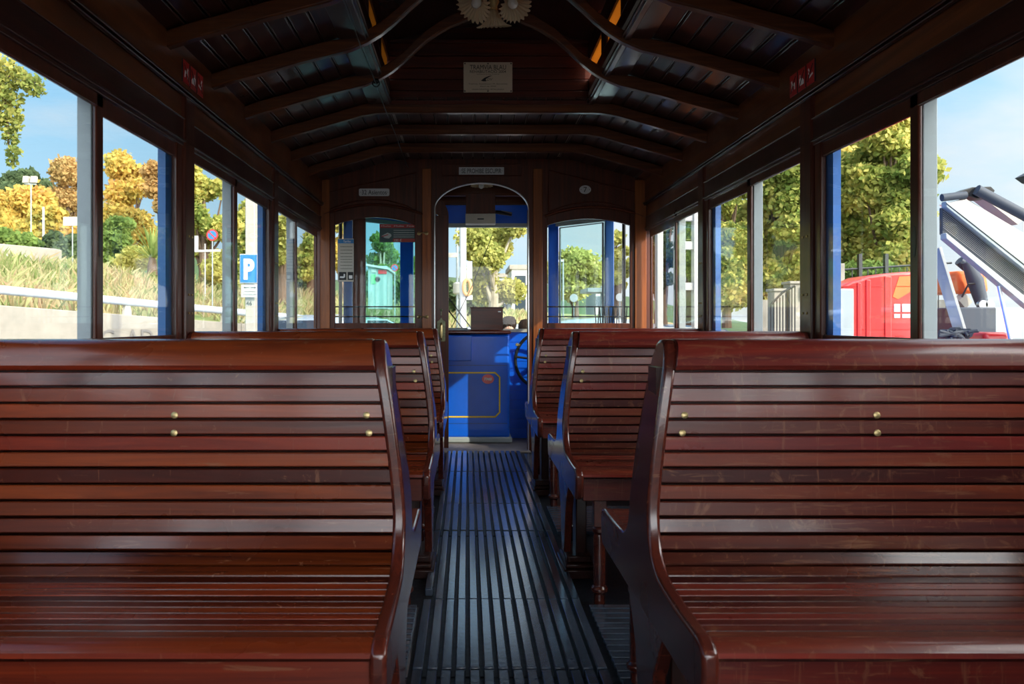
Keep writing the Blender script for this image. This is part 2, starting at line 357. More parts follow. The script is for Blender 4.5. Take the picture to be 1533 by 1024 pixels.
# ------------------------------------------------------------------ profiles
Y0, YB = -1.5, 5.80                       # rear end of what is built, front bulkhead
BAYS = [(-1.02, .25), (.35, 1.62), (1.72, 2.99), (3.09, 4.36), (4.46, 5.75)]
POSTS = [-1.07, .30, 1.67, 3.04, 4.41]
RIBS = [-1.1, -.61, -.12, .37, .86, 1.35, 1.84, 2.33, 2.82, 3.31, 3.80, 4.30, 4.79, 5.285]
YE = 4.27                                 # clerestory end wall
def lerp(pts, u):
    for (a, za), (b, zb) in zip(pts, pts[1:]):
        if a <= u <= b:
            t = (u - a) / (b - a); return za + (zb - za) * t
    return pts[-1][1] if u > pts[-1][0] else pts[0][1]
RIBLOW = [(0, 2.06), (.55, 2.06), (.60, 2.058), (.68, 2.045), (.80, 2.010), (.96, 1.964), (1.08, 1.932), (1.1775, 1.900)]
RIBARC = [(0, 2.385), (.06, 2.383), (.12, 2.370), (.194, 2.34), (.25, 2.308), (.302, 2.273), (.36, 2.222), (.41, 2.174), (.47, 2.125), (.5255, 2.091), (.60, 2.060), (.68, 2.040), (.80, 2.010), (.96, 1.964), (1.08, 1.932), (1.1775, 1.900)]
def zceil(u): return lerp(RIBLOW, u) + .062

# ------------------------------------------------------------------ setting: floor, walls, ceiling
struct(MB().box(XL, XR, Y0, YB + .05, -.08, 0), 'floor', M['floor'])
struct(MB().box(XC - 1.0, XC + 1.0, YB + .05, 6.75, -.08, -.002), 'floor_platform', M['plat'])
struct(MB().box(XC - .34, XC + .34, YB - .05, YB + .10, 0, .014), 'trim_1', M['plat'], bevel=.004)

def side(s):
    X = lambda u: XC + s * u
    nm = 'right' if s > 0 else 'left'
    w = MB()
    # dado with vertical boards
    n = 60; step = (YB - Y0) / n
    for i in range(n): w.box(X(UW), X(UW + .03), Y0 + i * step + .002, Y0 + (i + 1) * step - .002, 0, .80)
    w.box(X(UW + .02), X(UW + .055), Y0, YB + .05, -.1, .82)
    struct(w, 'wall_' + nm, M['bulk'])
    struct(MB().box(X(UW - .014), X(UW + .055), Y0, YB, .80, .835), 'trim_sill_' + nm, M['frame_h'], bevel=.006)
    h = MB()                                   # frieze panel above the windows, one board per bay
    h.box(X(UW + .004), X(UW + .055), Y0, YB, 1.625, 1.97)
    struct(h, 'wall_' + nm + '_frieze', M['panel'])
    struct(MB().box(X(UW - .004), X(UW + .05), Y0, YB, 1.60, 1.70), 'trim_header_shade_' + nm, M['frame_h'], bevel=.002)  # dark header board; its upper part stands in for shade on the frieze
    b = MB().box(X(UW - .012), X(UW + .02), Y0, YB, 1.612, 1.622); b.box(X(UW - .010), X(UW + .0), Y0, YB, 1.697, 1.701)
    struct(b, 'trim_bead_' + nm, M['frame_h'], bevel=.003)
    struct(MB().box(X(UW - .012), X(UW + .05), Y0, YB, 1.802, 1.965), 'trim_cornice_' + nm, M['panel'], bevel=.002)
    c = MB().box(X(UW - .026), X(UW - .005), Y0, YB, 1.793, 1.804); c.box(X(UW - .020), X(UW - .005), Y0, YB, 1.782, 1.789)
    struct(c, 'trim_cornice_bead_' + nm, M['frame_h'], bevel=.003)
    # outer skin
    struct(MB().box(X(UW + .056), X(UW + .075), Y0, YB + .05, -.35, .80), 'wall_' + nm + '_outer', M['blue'])
    struct(MB().box(X(UW + .056), X(UW + .075), Y0, YB + .05, 1.60, 2.0), 'wall_' + nm + '_outer_frieze', M['blue'])
    for p in POSTS:
        q = MB().box(X(UW - .012), X(UW + .03), p - .05, p + .05, 0, 1.795)
        o = struct(q, 'trim_post_' + nm, M['frame'], bevel=.005)
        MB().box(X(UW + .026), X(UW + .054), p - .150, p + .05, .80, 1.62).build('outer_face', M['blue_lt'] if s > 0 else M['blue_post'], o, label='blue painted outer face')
        bb = MB()
        for z in (1.045, 1.265, .975):
            for dy in (-.018, .018): bb.lathe([(.0045, 0), (.0045, .003), (.002, .004)], (X(UW - .012), p + dy, z), 8, axis=(-s, 0, 0))
        bb.build('screws', M['brass'], o)
for s in (-1, 1): side(s)

def window_bay(s, a, b, k):
    X = lambda u: XC + s * u
    t = thing('window_%d' % k, (X(UW), (a + b) / 2, .835), kind='structure')
    mid = a + .595; last = b > 5
    for j, (y0, y1, ztop, u0) in enumerate(((a + .005, mid + .035, 1.563, UW + .004), (mid + .0 if last else mid + .005, b - .005, 1.548, UW + .010))):
        if last: y0, y1 = ((a + .005, a + .565), (a + .54, b - .02))[j]
        st = .045 if not last else .03
        m = MB()
        m.box(X(u0), X(u0 + .012), y0, y0 + (.035 if j == 0 else .04), .835, 1.61)
        m.box(X(u0), X(u0 + .012), y1 - st, y1, .835, 1.61)
        m.box(X(u0), X(u0 + .012), y0, y1, ztop, 1.61)
        m.box(X(u0), X(u0 + .012), y0, y1, .835, .895)
        if j == 1 and not last: m.box(X(UW), X(u0 + .012), y1 - .05, y1, .835, 1.61)
        fr = m.build('window_frame', M['frame'], t, bevel=.004)
        MB().box(X(u0 + .005), X(u0 + .008), y0 + .03, y1 - .03, .89, ztop + .005).build('window_pane', M['glass'], fr, smooth=False)
        if j == 0 and not last:
            hp = [(math.cos(c) * .009, math.sin(c) * .045) for c in np.linspace(0, 2 * PI, 17)[:-1]]
            MB().prism([(X(u0 - .001), y1 - .025 + q[0], 1.176 + q[1]) for q in hp], (s * .002, 0, 0)).build('finger_pull', M['black'], fr)
    # painted outer mullion
    ym = mid + .03 if not last else a + .56
    MB().box(X(UW + .024), X(UW + .066), ym - .030, ym + .03, .80, 1.62).build('outer_mullion', M['grey'], t, bevel=.003, label='grey painted outer mullion')
    return t
k = 1
for s in (-1, 1):
    for a, b in BAYS: window_bay(s, a, b, k); k += 1

# rear bulkhead behind the viewer, with a doorway and two windows
rb = MB(); yr0, yr1 = Y0 - .04, Y0
for xa, xb, za, zb in ((XL - .05, XL + .10, 0, 2.14), (XL + .75, XL + .86, 0, 2.14), (XR - .86, XR - .75, 0, 2.14), (XR - .10, XR + .05, 0, 2.14),
                       (XL + .10, XL + .75, 0, .86), (XR - .75, XR - .10, 0, .86), (XL + .10, XL + .75, 1.72, 2.14), (XR - .75, XR - .10, 1.72, 2.14), (XL + .86, XR - .86, 1.95, 2.14), (XC - .56, XC + .56, 2.10, 2.52)):
    rb.box(xa, xb, yr0, yr1, za, zb)
struct(rb, 'wall_rear', M['bulk'])
# ceiling: lower decks
def deck(s, nm):
    X = lambda u: XC + s * u
    c = MB(); beads = MB()
    us = np.arange(UW, .50, -.078); 
    for i in range(len(us) - 1):
        u1, u0 = us[i], max(us[i + 1], .53)
        if u1 <= .531: break
        for (ya, yb) in ((Y0, YB),):
            za, zb = zceil(u1), zceil(u0)
            c.prism([(X(u1 - .003), ya, za), (X(u0 + .003), ya, zb), (X(u0 + .003), ya, zb + .012), (X(u1 - .003), ya, za + .012)], (0, yb - ya, 0))
            for du in (-.007, .007):
                beads.tube([(X(u0 + du), Y0, zceil(u0 + du) - .001), (X(u0 + du), YB, zceil(u0 + du) - .001)], .0032, 6)
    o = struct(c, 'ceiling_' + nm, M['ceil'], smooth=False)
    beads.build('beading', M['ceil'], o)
    # roof skin on top
    a = [(X(u), Y0, zceil(u) + .014) for u in np.linspace(UW + .075, .53, 12)]
    b = [(x, y, z + .03) for x, y, z in a]
    struct(MB().strip(a, b, (0, YB + 1.1 - Y0, 0)), 'ceiling_%s_skin' % nm, M['cream'])
    # flat board beside the opening
    struct(MB().prism([(X(.64), Y0, zceil(.64) - .012), (X(.52), Y0, zceil(.53) - .012), (X(.52), Y0, zceil(.53) + .002), (X(.64), Y0, zceil(.64) + .002)], (0, YE - Y0, 0)), 'trim_opening_' + nm, M['ceil'], bevel=.002)
deck(-1, 'left'); deck(1, 'right')
# flat front part of the ceiling
c = MB(); bd = MB(); xs = np.linspace(XC - .53, XC + .53, 15)
for x0, x1 in zip(xs, xs[1:]):
    c.box(x0 + .003, x1 - .003, YE - .02, YB, 2.122, 2.134)
    for dx in (-.007, .007): bd.tube([(x1 + dx, YE, 2.121), (x1 + dx, YB, 2.121)], .0032, 6)
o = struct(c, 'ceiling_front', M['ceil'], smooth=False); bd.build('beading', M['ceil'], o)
struct(MB().box(XC - .56, XC + .56, YE + .05, YB + 1.1, 2.136, 2.18), 'ceiling_front_skin', M['cream'])

# clerestory
def clere(s, nm):
    X = lambda u: XC + s * u
    w = MB(); 
    w.box(X(.53), X(.555), Y0, YE, 2.10, 2.235); w.box(X(.53), X(.555), Y0, YE, 2.335, 2.44)
    for p in RIBS:
        if p < YE: w.box(X(.53), X(.555), p - .07, p + .07, 2.235, 2.335)
    o = struct(w, 'wall_clerestory_' + nm, M['frame_h'], bevel=.003)
    for a, b in zip(RIBS, RIBS[1:]):
        if b > YE + .1: continue
        MB().box(X(.540), X(.545), a + .065, b - .065, 2.23, 2.34).build('window_pane', M['amber'], o, smooth=False, label='amber glass pane')
clere(-1, 'left'); clere(1, 'right')
a = [(XC + u, Y0, 2.43 + .085 * math.cos(u / .56 * PI / 2)) for u in np.linspace(-.56, .56, 15)]
struct(MB().strip(a, [(x, y, z + .03) for x, y, z in a], (0, YE + .05 - Y0, 0)), 'ceiling_clerestory', M['ceil'])
e = MB(); zs = [2.10, 2.175, 2.235, 2.295, 2.36, 2.435, 2.53]
for z0, z1 in zip(zs, zs[1:]): e.box(XC - .555, XC + .555, YE, YE + .03, z0 + .0015, z1 - .0015)
e.box(XC - .53, XC + .53, YE - .012, YE + .002, 2.425, 2.445)
e.box(XC - .555, XC + .555, YE + .012, YE + .045, 2.10, 2.54)
EW = struct(e, 'wall_clerestory_front', M['endwall'], bevel=.003)

# ribs
for i, y in enumerate(RIBS):
    prof = RIBARC if y < YE else RIBLOW
    us = [u for u, z in prof]; us = [-u for u in reversed(us)] + us[1:]
    low = [(XC + u, y - .021, lerp(prof, abs(u))) for u in us]
    hgt = lambda u: (.060 if y >= YE or abs(u) > .6 else .052)
    up = [(x, yy, z + hgt(x - XC)) for x, yy, z in low]
    m = MB().strip(low, up, (0, .042, 0))
    struct(m, 'trim_rib', M['rib'], bevel=.006, seg=2)

# ------------------------------------------------------------------ bulkhead
def bx(px): return (px - CX) * YB / F
def bz(py): return H + (CY - py) * YB / F
def arch(x0, x1, zs, zp, n=24, p=2.0):
    """top curve of an opening: springing height zs, peak zp"""
    c = (x0 + x1) / 2; r = (x1 - x0) / 2
    return [(c - r * math.cos(PI * i / n), zs + (zp - zs) * math.sin(PI * i / n) ** (2 / p)) for i in range(n + 1)]
LWO = (-1.030, -.332); DO = (-.242, .445); RWO = (.565, 1.259)
ZT = 2.14; Yb0, Yb1 = YB, YB + .045
def over(m, pts, zt, y0=Yb0, y1=Yb1):
    m.strip([(x, y0, z) for x, z in pts], [(x, y0, zt) for x, z in pts], (0, y1 - y0, 0))
segarc = lambda x0, x1, zs, zp, n=18: [(x0 + (x1 - x0) * i / n, zs + (zp - zs) * (1 - (2 * i / n - 1) ** 2)) for i in range(n + 1)]
wb = MB()
wb.box(XL - .05, LWO[0], Yb0, Yb1, 0, ZT); wb.box(LWO[1], DO[0], Yb0, Yb1, 0, ZT); wb.box(DO[1], RWO[0], Yb0, Yb1, 0, ZT); wb.box(RWO[1], XR + .05, Yb0, Yb1, 0, ZT)
over(wb, segarc(*LWO, 1.715, 1.785), ZT); over(wb, segarc(*RWO, 1.700, 1.768), ZT)
over(wb, arch(*DO, 1.755, 1.952), ZT)
wb.box(LWO[0], LWO[1], Yb0, Yb1, 0, .86); wb.box(RWO[0], RWO[1], Yb0, Yb1, 0, .86)
WB = struct(wb, 'wall_bulkhead', M['bulk'])
# mouldings and stiles on the bulkhead
tm = MB()
for x0, x1 in ((bx(632), bx(646)), (bx(798), bx(812))): tm.box(x0, x1, Yb0 - .012, Yb0, 0, 2.05)
for x0, x1 in ((XL, bx(494)), (bx(950), XR)): tm.box(x0, x1, Yb0 - .012, Yb0, 0, 1.97)
struct(tm, 'trim_bulkhead_stiles', M['bulk_lt'], bevel=.004)
tm = MB()
for W_, zs, zp in ((LWO, 1.715, 1.785), (RWO, 1.700, 1.768)):
    c = segarc(W_[0] - .01, W_[1] + .01, zs + .006, zp + .008, 20)
    tm.tube([(x, Yb0 - .004, z) for x, z in c], .009, 8)
    # panel moulding above the window
    cc = segarc(W_[0] + .02, W_[1] - .04, zs + .035, zp + .040, 14)
    lo = W_ is LWO
    top = [(W_[1] - .04, 2.02 if lo else 1.88), (W_[0] + .02, 1.88 if lo else 2.04)]
    loop = [(x, Yb0 - .003, z) for x, z in cc + top]
    tm.tube(loop + [loop[0]], .006, 6)
q = [(bx(662), bz(263)), (bx(662), bz(246)), (bx(780), bz(246)), (bx(780), bz(263)), (bx(662), bz(263))]
tm.tube([(x, Yb0 - .002, z) for x, z in q], .004, 6)
struct(tm, 'trim_bulkhead_mouldings', M['bulk'])
# bright edging of the doorway
ed = MB()
for dy, off in ((-.004, .004), (.046, .0)):
    c = arch(DO[0] + off, DO[1] - off, 1.755, 1.952 - off, 30); c = [(c[0][0], .0)] + c + [(c[-1][0], .0)]
    ed.tube([(x, Yb0 + dy, z) for x, z in c], .0045, 8)
struct(ed, 'trim_doorway_edging', M['alum'])
struct(MB().box(DO[0] - .001, DO[0] + .012, Yb0 + .001, Yb1 - .001, 0.02, 1.755).box(DO[1] - .012, DO[1] + .001, Yb0 + .001, Yb1 - .001, .02, 1.755), 'trim_doorway_jambs', M['bulk'])

def bulk_window(W_, g0, g1, zs, zp, fzs, fzp, n):
    t = thing('window_%d' % n, ((W_[0] + W_[1]) / 2, YB + .02, .86), kind='structure')
    y0, y1 = YB + .006, YB + .036
    m = MB(); FA = segarc(*W_, fzs, fzp)
    for xa, xb in ((W_[0], g0), (g1, W_[1])):
        xm = (xa + xb) / 2; m.prism([(xa, y0, .86), (xb, y0, .86), (xb, y0, lerp(FA, xb) + .002), (xm, y0, lerp(FA, xm) + .002), (xa, y0, lerp(FA, xa) + .002)], (0, y1 - y0, 0))
    m.box(g0, g1, y0, y1, .86, .934)
    gp = segarc(g0, g1, zs, zp, 18); fp = segarc(*W_, fzs, fzp, 18)
    m.strip([(x, y0, z) for x, z in gp], [(x, y0, lerp(fp, x)) for x, z in gp], (0, y1 - y0, 0))
    f = m.build('window_frame', M['bulk'], t, bevel=.003)
    g = MB(); lowp = [(x, YB + .02, .93) for x, z in gp]; g.strip(lowp, [(x, YB + .02, z + .003) for x, z in gp], (0, .004, 0))
    g.build('window_pane', M['glass'], f, smooth=False)
    return t
bulk_window(LWO, bx(501), bx(621), 1.645, 1.700, 1.715, 1.785, 11)
bulk_window(RWO, bx(819.5), bx(943.5), 1.642, 1.690, 1.700, 1.768, 12)

# sliding door, pushed open to the left behind the bulkhead
YD = 5.862; sc = lambda px: (px - CX) * YD / F
dt = thing('door_1', ((sc(528) + sc(672)) / 2, YD, .0), kind='structure')
d0, d1 = sc(528), sc(671.5)
m = MB(); y0, y1 = YD, YD + .032
top = arch(d0, d1, 1.72, 1.935, 24)
ins = (d0 + .093, d1 - .10)
inner = segarc(*ins, 1.74, 1.80, 24)
m.box(d0, ins[0], y0, y1, .02, 1.72); m.box(ins[1], d1, y0, y1, .02, 1.72); m.box(ins[0], ins[1], y0, y1, .02, .80)
pts = [(x, z) for x, z in top]
lo = [(x, (lerp(inner, x) if ins[0] <= x <= ins[1] else 1.72)) for x, z in top]
m.strip([(x, y0, z) for x, z in lo], [(x, y0, max(z, zz + .001)) for (x, z), (_, zz) in zip(top, lo)], (0, y1 - y0, 0))
dl = m.build('door_leaf', M['bulk'], dt, bevel=.002)
MB().box(ins[0] - .01, ins[1] + .01, YD + .013, YD + .018, .79, 1.80).build('door_pane', M['tint'], dt, smooth=False, label='green tinted door pane')
h = MB(); hx = sc(660.5)
h.prism([(hx - .030, YD - .004, .80), (hx + .030, YD - .004, .80), (hx + .030, YD - .004, .945), (hx + .012, YD - .004, .955), (hx, YD - .004, .975), (hx - .012, YD - .004, .955), (hx - .030, YD - .004, .945)], (0, .004, 0))
hp = h.build('handle_plate', M['brassgreen'], dt, bevel=.001)
MB().tube([(hx, YD - .006, .81), (hx, YD - .03, .83), (hx, YD - .034, .87), (hx, YD - .03, .915), (hx, YD - .006, .93)], [.008, .010, .012, .010, .008], 10).build('handle', M['brass'], hp)
MB().lathe([(.010, 0), (.010, .004), (.006, .006)], (hx, YD - .002, 1.03), 12, axis=(0, -1, 0)).box(hx - .003, hx + .003, YD - .006, YD, .99, 1.03).build('keyhole_cover', M['brassgreen'], dt)
# brass turn catches
for i, (px, py) in enumerate(((633, 349.5), (633, 474.5))):
    x, z = bx(px), bz(py); yf = YB - .012
    t = thing('window_catch', (x, yf, z), ('upper' if i == 0 else 'lower') + ' brass catch between left bulkhead window and doorway stile', 'catch')
    for dx in (-.028, .028):
        MB().lathe([(.0, 0), (.013, 0), (.014, .004), (.008, .008), (.0, .009)], (x + dx, yf if dx > 0 else YB + .006, z), 12, axis=(0, -1, 0), cap=False).build('rosette', M['brass'], t)
    MB().tube([(x - .03, yf - .012, z), (x, yf - .016, z + .002), (x + .03, yf - .012, z)], [.006, .004, .006], 8).tube([(x + .028, yf - .002, z), (x + .028, yf - .014, z)], .004, 8).tube([(x - .028, YB + .004, z), (x - .028, yf - .014, z)], .004, 8).build('lever', M['brass'], t)

# signs on the bulkhead
def plate(name, x0, x1, z0, z1, y, m, label, cat, round_=0.004, th=.003, n=5):
    t = thing(name, ((x0 + x1) / 2, y, z0), label, cat)
    pts = []
    for cx_, cz, a0 in ((x1 - round_, z1 - round_, 0), (x0 + round_, z1 - round_, PI / 2), (x0 + round_, z0 + round_, PI), (x1 - round_, z0 + round_, 1.5 * PI)):
        for k in range(n): a = a0 + PI / 2 * k / (n - 1); pts.append((cx_ + math.cos(a) * round_, y, cz + math.sin(a) * round_))
    MB().prism(pts, (0, -th, 0)).build('plate', m, t, smooth=False)
    return t
y = YB - .001
t = plate('notice_plate', bx(687), bx(754.5), bz(261.5), bz(250.5), y, M['signwhite'], 'long white enamel plate reading SE PROHIBE ESCUPIR above the doorway', 'sign', .002)
text('·SE PROHIBE ESCUPIR·', 'lettering', M['ink'], t, ((bx(687) + bx(754.5)) / 2, y - .0036, bz(256)), w=.30, h=.034, bold=.01)
t = plate('notice_plate', bx(537.5), bx(583), bz(293.5), bz(282.5), y, M['signwhite'], 'rounded white plate reading 32 Asientos above the left bulkhead window', 'sign', .010)
text('·32 Asientos·', 'lettering', M['ink'], t, ((bx(537.5) + bx(583)) / 2, y - .0036, bz(288)), w=.198, h=.034, bold=.006)
t = thing('number_plate', (bx(876), y, bz(290.5)), 'small oval white plate with number 7 above the right bulkhead window', 'sign')
MB().prism([(bx(876) + math.cos(a) * .042, y, bz(284) + math.sin(a) * .031) for a in np.linspace(0, 2 * PI, 29)[:-1]], (0, -.003, 0)).build('plate', M['signwhite'], t, smooth=False)
text('7', 'lettering', M['ink'], t, (bx(876), y - .0036, bz(284)), h=.038, bold=.005)
for dx in (-.03, .03): MB().lathe([(.003, 0), (.003, .0015)], (bx(876) + dx, y - .003, bz(284)), 8, axis=(0, -1, 0)).build('screw', M['ink'], t)
# plaque on the clerestory end wall
y = YE - .001; q = lambda px, py: P(px, py, y)
t = plate('memorial_plaque', q(694, 0).x, q(767, 0).x, q(0, 138.5).z, q(0, 93.5).z, y, M['plaque'], 'rectangular engraved TRAMVIA BLAU plaque screwed to the boards under the roof lantern', 'plaque', .001)
for txt, py, w, h_ in (('TRAMVIA BLAU', 101, 54, 7), ('REHABILITACIO 2004', 107.5, 54, 4), ('realitzada per la divisio de tramvies', 111.5, 34, 1.6), ('Tramvia, Autobusos i M. Barcelona', 126, 58, 2), ('Abril de 2004', 129.5, 24, 1.6), ('UNION INDUSTRIAL METALLURGICA', 134, 48, 1.8)):
    c = q(730.5, py); text(txt, 'lettering', M['ink'], t, (c.x, y - .0036, c.z), w=w * y / F, h=h_ * y / F)
sw = [q(px, py) for px, py in ((720, 121), (725, 117), (732, 114), (737, 113.5), (731, 116), (727, 119), (728, 122), (723, 122))]
MB().prism([(v.x, y - .0042, v.z) for v in sw], (0, .001, 0)).build('emblem', M['ink'], t, smooth=False)
c = q(732, 119); text('LDV', 'lettering', M['ink'], t, (c.x, y - .0036, c.z), h=4 * y / F, shear=.3)
for px in (696, 730.5, 765):
    for py in (95.5, 136.5): c = q(px, py); MB().lathe([(.004, 0), (.0035, .002)], (c.x, y - .003, c.z), 8, axis=(0, -1, 0)).build('screw', M['ink'], t)

# red pictogram plates on the cornices
for s in (-1, 1):
    x = XC + s * (UW - .012) - s * .0005; sn = 'left' if s < 0 else 'right'
    names = ('handling dogs', 'eating and drinking', 'smoking')
    for i in range(3):
        j = i if s < 0 else 2 - i
        yc = 2.985 + i * .078; z0, z1 = 1.828, 1.912
        t = thing('pictogram_plate', (x, yc, z0), 'red plate with %s pictogram on the %s cornice, %s of its three' % (('dog', 'food', 'cigarette')[j], sn, ('nearest', 'middle', 'farthest')[i]), 'sign', 'red prohibition plates on the %s cornice' % sn)
        MB().box(x, x - s * .003, yc - .034, yc + .034, z0, z1).build('plate', M['redsign'], t)
        g = MB(); xx = x - s * .0032
        def sh(pts): g.prism([(xx, yc + a, 1.87 + b) for a, b in pts], (-s * .0006, 0, 0))
        if j == 0: sh([(-.018, -.02), (-.010, -.02), (-.008, -.004), (.008, -.004), (.010, -.02), (.017, -.02), (.016, .006), (.022, .016), (.012, .02), (.006, .006), (-.016, .006)])
        elif j == 1: sh([(-.02, -.022), (.004, -.022), (.004, -.008), (-.008, .002), (-.02, -.008)]); sh([(.008, -.022), (.020, -.022), (.022, .006), (.016, .006), (.015, .02), (.013, .02), (.013, .006), (.006, .006)])
        else: sh([(-.022, -.010), (.010, -.018), (.011, -.010), (-.020, -.002)]); sh([(.010, -.004), (.018, .0), (.012, .008), (.020, .016), (.014, .022), (.006, .010), (.012, .004)])
        g.build('pictogram', M['whiteink'], t, smooth=False)
        b = MB(); b.prism([(xx - s * .0008, yc - .026, 1.898), (xx - s * .0008, yc - .020, 1.900), (xx - s * .0008, yc + .026, 1.842), (xx - s * .0008, yc + .020, 1.840)], (-s * .0004, 0, 0))
        b.build('bar', M['ink'], t, smooth=False)
        MB().box(x, x - s * .0036, yc - .039, yc - .035, z0, z1).build('edge_strip', M['ink'], t)

# bell cord along the ceiling with its eyelet
t = thing('bell_cord', (-.425, 3.8, 2.03), 'thin dark bell cord running along the left ceiling edge to the bulkhead', 'cord')
n = 40; pts = []
for i in range(n + 1):
    y = .4 + (5.79 - .4) * i / n; pts.append((-.43, y, 2.062 - .010 * abs(math.sin(PI * (y - .4) / 1.1))))
MB().tube(pts, .0028, 6).build('cord', M['black'], t)
m = MB(); m.lathe([(.012, 0), (.014, .003), (.006, .01)], (-.43, 3.775, 2.075), 12, axis=(0, -1, 0))
m.tube([(-.43 + .016 * math.cos(a), 3.765, 2.062 + .016 * math.sin(a)) for a in np.linspace(0, 2 * PI, 17)], .003, 6); m.build('eyelet', M['black'], t)

# ------------------------------------------------------------------ lamps with ruffled glass shades
def ruff(n, amp):
    def f(r, z, a, t): return r * (1 + amp * t * math.sin(n * a) + .05 * t * math.sin(3 * a + 1)), z + .35 * amp * r * t * math.cos(n * a)
    return f
cx, cy_, cz = XC, 3.50, 2.30
t = thing('chandelier', (cx, cy_, 2.50), 'ceiling chandelier with three ruffled cream glass shades under the roof lantern', 'lamp')
m = MB(); m.lathe([(.045, .0), (.05, -.01), (.02, -.03), (.012, -.06), (.012, -.14), (.025, -.16), (.012, -.185)], (cx, cy_, 2.50), 16); m.build('stem', M['brass'], t)
for i, (dx, dy, ax) in enumerate(((-.062, -.05, (-.34, -.62, -.70)), (.062, -.05, (.38, -.55, -.74)), (.0, .07, (.05, .30, -.95)))):
    c = Vector((cx + dx, cy_ + dy, cz + .035)); A = Vector(ax).normalized()
    arm = MB().tube([(cx, cy_, 2.36), (cx + dx * .6, cy_ + dy * .6, 2.385), c - A * .01], .006, 8).lathe([(.018, -.02), (.02, 0), (.016, .012)], c, 12, axis=A).build('arm', M['brass'], t)
    MB().lathe([(.017, 0), (.022, .012), (.030, .034), (.040, .052), (.054, .066), (.072, .074)], c, 132, axis=A, ruffle=ruff(22, .10), cap=False).build('shade', M['shade'], t)
    MB().lathe([(.008, .005), (.012, .015), (.020, .032), (.023, .045), (.018, .060), (.008, .068)], c, 16, axis=A).build('bulb', M['bulb'], t)
t = thing('ceiling_lamp', (XC, 6.1, 2.06), 'small ruffled glass lamp on the ceiling of the driver platform', 'lamp')
MB().lathe([(.02, 0), (.045, -.02), (.075, -.05), (.080, -.065)], (XC - .01, 6.1, 2.04), 80, ruffle=ruff(16, .07), cap=False).build('shade', M['shade'], t)
MB().lathe([(.012, 0), (.022, -.03), (.02, -.06), (.008, -.075)], (XC - .01, 6.1, 2.03), 14).build('bulb', M['bulb'], t)
MB().lathe([(.05, .03), (.05, .0), (.02, -.01)], (XC - .01, 6.1, 2.045), 16).build('base', M['brass'], t)

# ------------------------------------------------------------------ aisle duckboards and side duckboards
xs0, xs1 = -.150, .375; ns = 14; pitch = (xs1 - xs0) / ns
labels = ['duckboard in the aisle, panel nearest the viewer', 'duckboard in the aisle, panel between the first benches', 'duckboard in the aisle, panel between the middle benches', 'duckboard in the aisle, last panel before the doorway']
for i, (ya, yb) in enumerate(((.95, 2.105), (2.115, 3.50), (3.51, 4.89), (4.90, 5.68))):
    t = thing('duckboard', ((xs0 + xs1) / 2, (ya + yb) / 2, 0), 'dark ribbed ' + labels[i], 'duckboard', 'ribbed duckboards along the aisle')
    m = MB(); seam = [ya, ya + (yb - ya) * .38, yb] if i != 3 else [ya, yb]
    for s0, s1 in zip(seam, seam[1:]):
        for k in range(ns):
            x = xs0 + k * pitch; dx = R.uniform(-.001, .001)
            if i == 1 and k == 0 and s1 == yb: m.box(x + .005 + dx, x + pitch - .005 + dx, s0 + .10, s1 - .45, 0.004, .030); m.box(x + .005 + dx, x + pitch - .005 + dx, s1 - .38, s1 - .002, 0.004, .030); continue
            m.box(x + .005 + dx, x + pitch - .005 + dx, s0 + .002, s1 - .002, 0.004, .030 + R.uniform(-.0008, .0008))
    m.build('slats', M['mat'], t, bevel=.003)
    m = MB()
    m.box(xs0 + .008, xs1 - .008, ya + .004, yb - .004, 0, .005)
    m.build('backing', M['floor'], t)
for s in (-1, 1):
    for i, (ya, yb) in enumerate(((1.95, 2.63), (3.52, 4.04), (4.98, 5.60))):
        xa, xb = (.395, 1.22) if s > 0 else (-.165, -.99)
        t = thing('side_duckboard', ((xa + xb) / 2, (ya + yb) / 2, 0), 'cross slatted duckboard %s of the aisle, %s' % ('right' if s > 0 else 'left', ('in the nearest knee space', 'in the second knee space', 'before the bulkhead')[i]), 'duckboard', 'cross slatted duckboards between the benches')
        m = MB(); yy = ya
        while yy < yb - .02: m.box(xa, xb, yy, yy + .031, .008, .022); yy += .042
        m.build('slats', M['mat'], t, bevel=.002)
        m = MB()
        for f in np.linspace(0.01, .97, 7): x = xa + (xb - xa) * f; m.box(x, x + .015, ya, yb - .01, 0, .009)
        m.build('battens', M['mat'], t)

# ------------------------------------------------------------------ benches
PROF = [(-.040, .893), (-.058, .845), (-.068, .76), (-.074, .67), (-.079, .60), (-.085, .555), (-.096, .520), (-.114, .493), (-.140, .476), (-.172, .466), (-.23, .460), (-.31, .457), (-.385, .457), (-.418, .457)]
def densify(p, k=6):
    out = []
    n = len(p)
    for i in range(n - 1):
        p0 = p[max(i - 1, 0)]; p1 = p[i]; p2 = p[i + 1]; p3 = p[min(i + 2, n - 1)]
        for j in range(k):
            t = j / k
            out.append(tuple(.5 * ((2 * b) + (-a + c) * t + (2 * a - 5 * b + 4 * c - d) * t * t + (-a + 3 * b - 3 * c + d) * t ** 3) for a, b, c, d in zip(p0, p1, p2, p3)))
    return out + [p[-1]]
DP = densify(PROF)
ARC = [0]
for a, b in zip(DP, DP[1:]): ARC.append(ARC[-1] + math.dist(a, b))
def at_arc(s):
    s = max(0, min(s, ARC[-1]))
    for i in range(len(ARC) - 1):
        if s <= ARC[i + 1]:
            t = (s - ARC[i]) / (ARC[i + 1] - ARC[i] + 1e-9); a, b = DP[i], DP[i + 1]
            d = Vector((b[0] - a[0], b[1] - a[1])).normalized()
            return Vector((a[0] + (b[0] - a[0]) * t, a[1] + (b[1] - a[1]) * t)), Vector((d.y, -d.x))   # normal pointing out (towards sitter) sign fixed below
